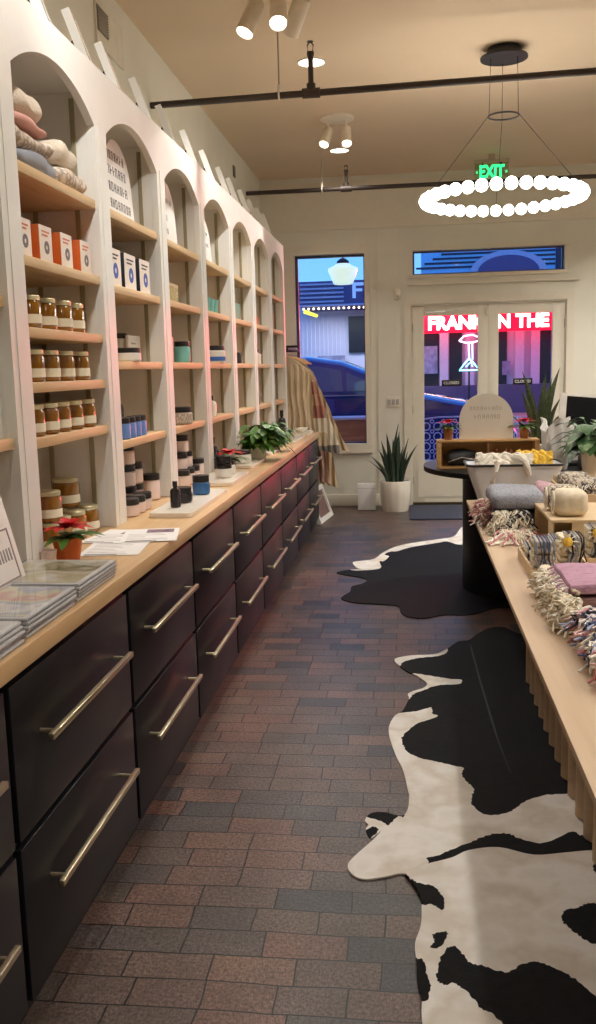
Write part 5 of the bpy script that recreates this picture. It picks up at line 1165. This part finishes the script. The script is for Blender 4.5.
# neon figure between the columns
t = thing('neon_sign', 'pink and blue neon tube sign shaped like a lamp, before the theatre', 'neon sign', (1.82, 28.6, 0)); NP = mat('neon_pink', (1, .6, .9), emit=(1, .5, .85), estr=4.); NB_ = mat('neon_blue', (.4, .8, 1), emit=(.25, .75, 1), estr=4.)
b = MB(); b.tube([(-.30, 0, 2.28), (-.15, 0, 2.42), (.1, 0, 2.45), (.3, 0, 2.36), (.32, 0, 2.28), (.1, 0, 2.22), (-.12, 0, 2.22), (-.30, 0, 2.28)], .028); b.tube([(-.02, 0, 2.22), (0, 0, 1.7)], .025); b.build('neon_top', NP, t)
b = MB(); b.tube([(.0, 0, 1.75), (-.14, 0, 1.6), (-.3, 0, 1.4), (.3, 0, 1.4), (.12, 0, 1.62), (.0, 0, 1.75)], .026); b.tube([(.09, 0, 2.2), (.1, 0, 1.72)], .02); b.tube([(-.1, 0, 1.5), (.05, 0, 1.65), (.1, 0, 1.5)], .02); b.build('neon_base', NB_, t)
b = MB(); b.tube([(0, .05, -.02), (0, .05, 2.2)], .03); b.build('post', BLACKP, t)
# pendant lamp outside the tall window
t = thing('wall_lamp', 'white schoolhouse glass lantern hanging outside the tall window', 'lamp', (-.745, 10.95, 2.52)); b = MB()
b.lathe([(0, 0), (.10, 0), (.118, .02), (.172, .155), (.168, .18), (.10, .21), (.07, .235), (0, .235)], n=32); b.build('glass_shade', mat('lantern_glass', (.75, .9, .85), rough=.3, emit=(.75, 1, .85), estr=.75), t)
b = MB(); b.lathe([(.075, .225), (.07, .26), (.03, .29), (.0, .29)], n=24); b.tube([(0, 0, .28), (0, 0, .75), (0, -.32, .75)], .012, 8); b.build('bracket', BLACKP, t)
# parked car
CARB = matc('car_blue', (24, 48, 112), rough=.12, vary=.0, coat=1., metal=.4); CGL = mat('car_glass', (.04, .07, .12), rough=.05, vary=0, spec=1.); TYRE = matc('tyre_rubber', (24, 24, 26), rough=.8)
car = thing('parked_car', 'dark blue car parked at the kerb outside the window', 'car', (0, 14.0, -.16))
def loft(b, prof, ybase, hw, zb, ztop, tumble):
    """prof: closed xz outline, hw half width at z"""
    n = len(prof)
    for side in (-1, 1):
        pass
    rows = []
    for k, s in enumerate((-1, -.94, -.6, 0, .6, .94, 1)):
        row = []
        for x, z in prof:
            f = max(0, (z-zb)/(ztop-zb)); w = hw-tumble*f; sh = .02*(abs(s) >= 1)
            row.append(b._v((x*(1-.01*(abs(s) >= 1)), ybase+s*w, z-(.035*(abs(s) >= .94))-(.03*(abs(s) >= 1)) if z > .6 else z)))
        rows.append(row)
    for A, B_ in zip(rows, rows[1:]):
        for i in range(n): b.face([A[i], A[(i+1) % n], B_[(i+1) % n], B_[i]], True)
    b.face(rows[0]); b.face(rows[-1])
body = [(-3.0, .45), (-3.05, .75), (-2.95, 1.05), (-2.6, 1.36), (-.45, 1.35), (.2, 1.33), (.9, 1.19), (1.35, 1.02), (1.5, .8), (1.5, .45), (1.35, .3), (-2.85, .3)]
b = MB(); loft(b, body, 0, .90, .3, 1.4, .03); b.build('body', CARB, car)
cab = [(-2.75, 1.33), (-2.45, 1.72), (-2.1, 1.86), (-1.45, 1.90), (-.95, 1.82), (-.45, 1.62), (.15, 1.33)]
b = MB(); loft(b, cab, 0, .87, 1.33, 1.9, .17); b.build('cabin', CARB, car)
b = MB()
for q in ([(-2.5, 1.42), (-2.25, 1.68), (-1.75, 1.78), (-1.72, 1.42)], [(-1.66, 1.42), (-1.68, 1.78), (-1.3, 1.79), (-.95, 1.72), (-.93, 1.42)], [(-.87, 1.42), (-.88, 1.69), (-.5, 1.53), (-.3, 1.42)]):
    vs = [b._v((x, -(.87-.17*(z-1.33)/.57)-.012, z-.03)) for x, z in q]; ws = [b._v((x, -(.87-.17*(z-1.33)/.57)+.01, z-.03)) for x, z in q]
    b.face(vs); b.face(ws[::-1])
    for i in range(len(q)): b.face([vs[i], vs[(i+1) % len(q)], ws[(i+1) % len(q)], ws[i]])
b.build('side_window', CGL, car)
b = MB(); b.box(-1.9, -.45, -.915, -.895, 1.33, 1.345); b.box(-1.7, -.6, -.92, -.90, 1.02, 1.03); b.build('chrome_strip', CHROME, car)
for x in (-2.2, .75):
    for s in (-1, 1):
        M0 = Matrix.Translation((x, s*.80, .34)) @ Matrix.Rotation(PI/2*s, 4, 'X')
        b = MB(); b.M = M0; b.lathe([(.0, -.12), (.30, -.12), (.34, -.09), (.34, .05), (.30, .10), (.2, .105), (0, .09)], n=28); wl = b.build('wheel', TYRE, car)
        b = MB(); b.M = M0; b.lathe([(.0, -.13), (.20, -.13), (.21, -.1)], n=20); b.build('hubcap', CHROME, wl)
b = MB(); b.box(1.35, 1.52, -.82, -.5, .85, .98, .02); b.build('headlight', mat('headlight', (.9, .9, .9), rough=.1), car)
# timber planter box and scroll iron table on the pavement
t = thing('timber_planter', 'brown timber box with a pale cap outside the tall window', 'planter', (-.95, 11.12, -.02)); b = MB(); b.box(-.75, .55, 0, .4, .001, .96, .004); b.build('box', wood('weathered_timber', (176, 118, 78), (140, 88, 54), .6, 0, .7), t)
b = MB(); b.box(-.77, .57, -.02, .42, .961, .99, .003); b.build('cap', matc('pale_cap', (196, 190, 200)), t)
t = thing('iron_scroll_bench', 'pale ornate scrolled iron bench outside the left door', 'bench', (.75, 11.2, -.02)); b = MB(); IR = matc('pale_blue_iron', (170, 184, 226), rough=.5)
for i in range(11):
    for j in range(4):
        b.torus((-.68+i*.135, 0, .50+j*.12), .045, .008, 'y', 14, 5); b.torus((-.61+i*.135, 0, .56+j*.12), .02, .007, 'y', 10, 5)
b.tube([(-.75, 0, .44), (.75, 0, .44)], .012); b.tube([(-.75, 0, .93), (-.4, 0, .97), (.4, 0, .97), (.75, 0, .93)], .012); b.build('back_panel', IR, t)
b = MB(); b.box(-.75, .75, 0, .4, .40, .42); b.build('seat', IR, t)
for x in (-.72, .72):
    for y in (.0, .38):
        b = MB(); b.tube([(x, y, .001), (x, y, .44 if y else .93)], .013, 8); b.build('leg', IR, t)

# ------------------------------------------------------------------ sky at dusk, view settings
w = bpy.data.worlds.new('dusk'); SC.world = w; w.use_nodes = True; nt = w.node_tree; bg = nt.nodes['Background']
geo = nt.nodes.new('ShaderNodeTexCoord'); sp = nt.nodes.new('ShaderNodeSeparateXYZ'); rp = nt.nodes.new('ShaderNodeValToRGB')
nt.links.new(geo.outputs['Generated'], sp.inputs[0]); nt.links.new(sp.outputs['Z'], rp.inputs['Fac'])
rp.color_ramp.elements[0].position = 0; rp.color_ramp.elements[0].color = s2l((120, 190, 250))+(1,)
rp.color_ramp.elements[1].position = .5; rp.color_ramp.elements[1].color = s2l((70, 130, 235))+(1,)
nt.links.new(rp.outputs['Color'], bg.inputs['Color']); bg.inputs['Strength'].default_value = 1.5
SC.view_settings.view_transform = 'Standard'; SC.view_settings.look = 'None'; SC.view_settings.gamma = 1.; SC.view_settings.exposure = 0.; SC.view_settings.use_curve_mapping = False
SC.cycles.use_denoising = True; SC.cycles.max_bounces = 8; SC.cycles.diffuse_bounces = 6; SC.cycles.glossy_bounces = 3; SC.cycles.transparent_max_bounces = 12
SC.cycles.sample_clamp_indirect = 6.; SC.cycles.caustics_reflective = False; SC.cycles.caustics_refractive = False
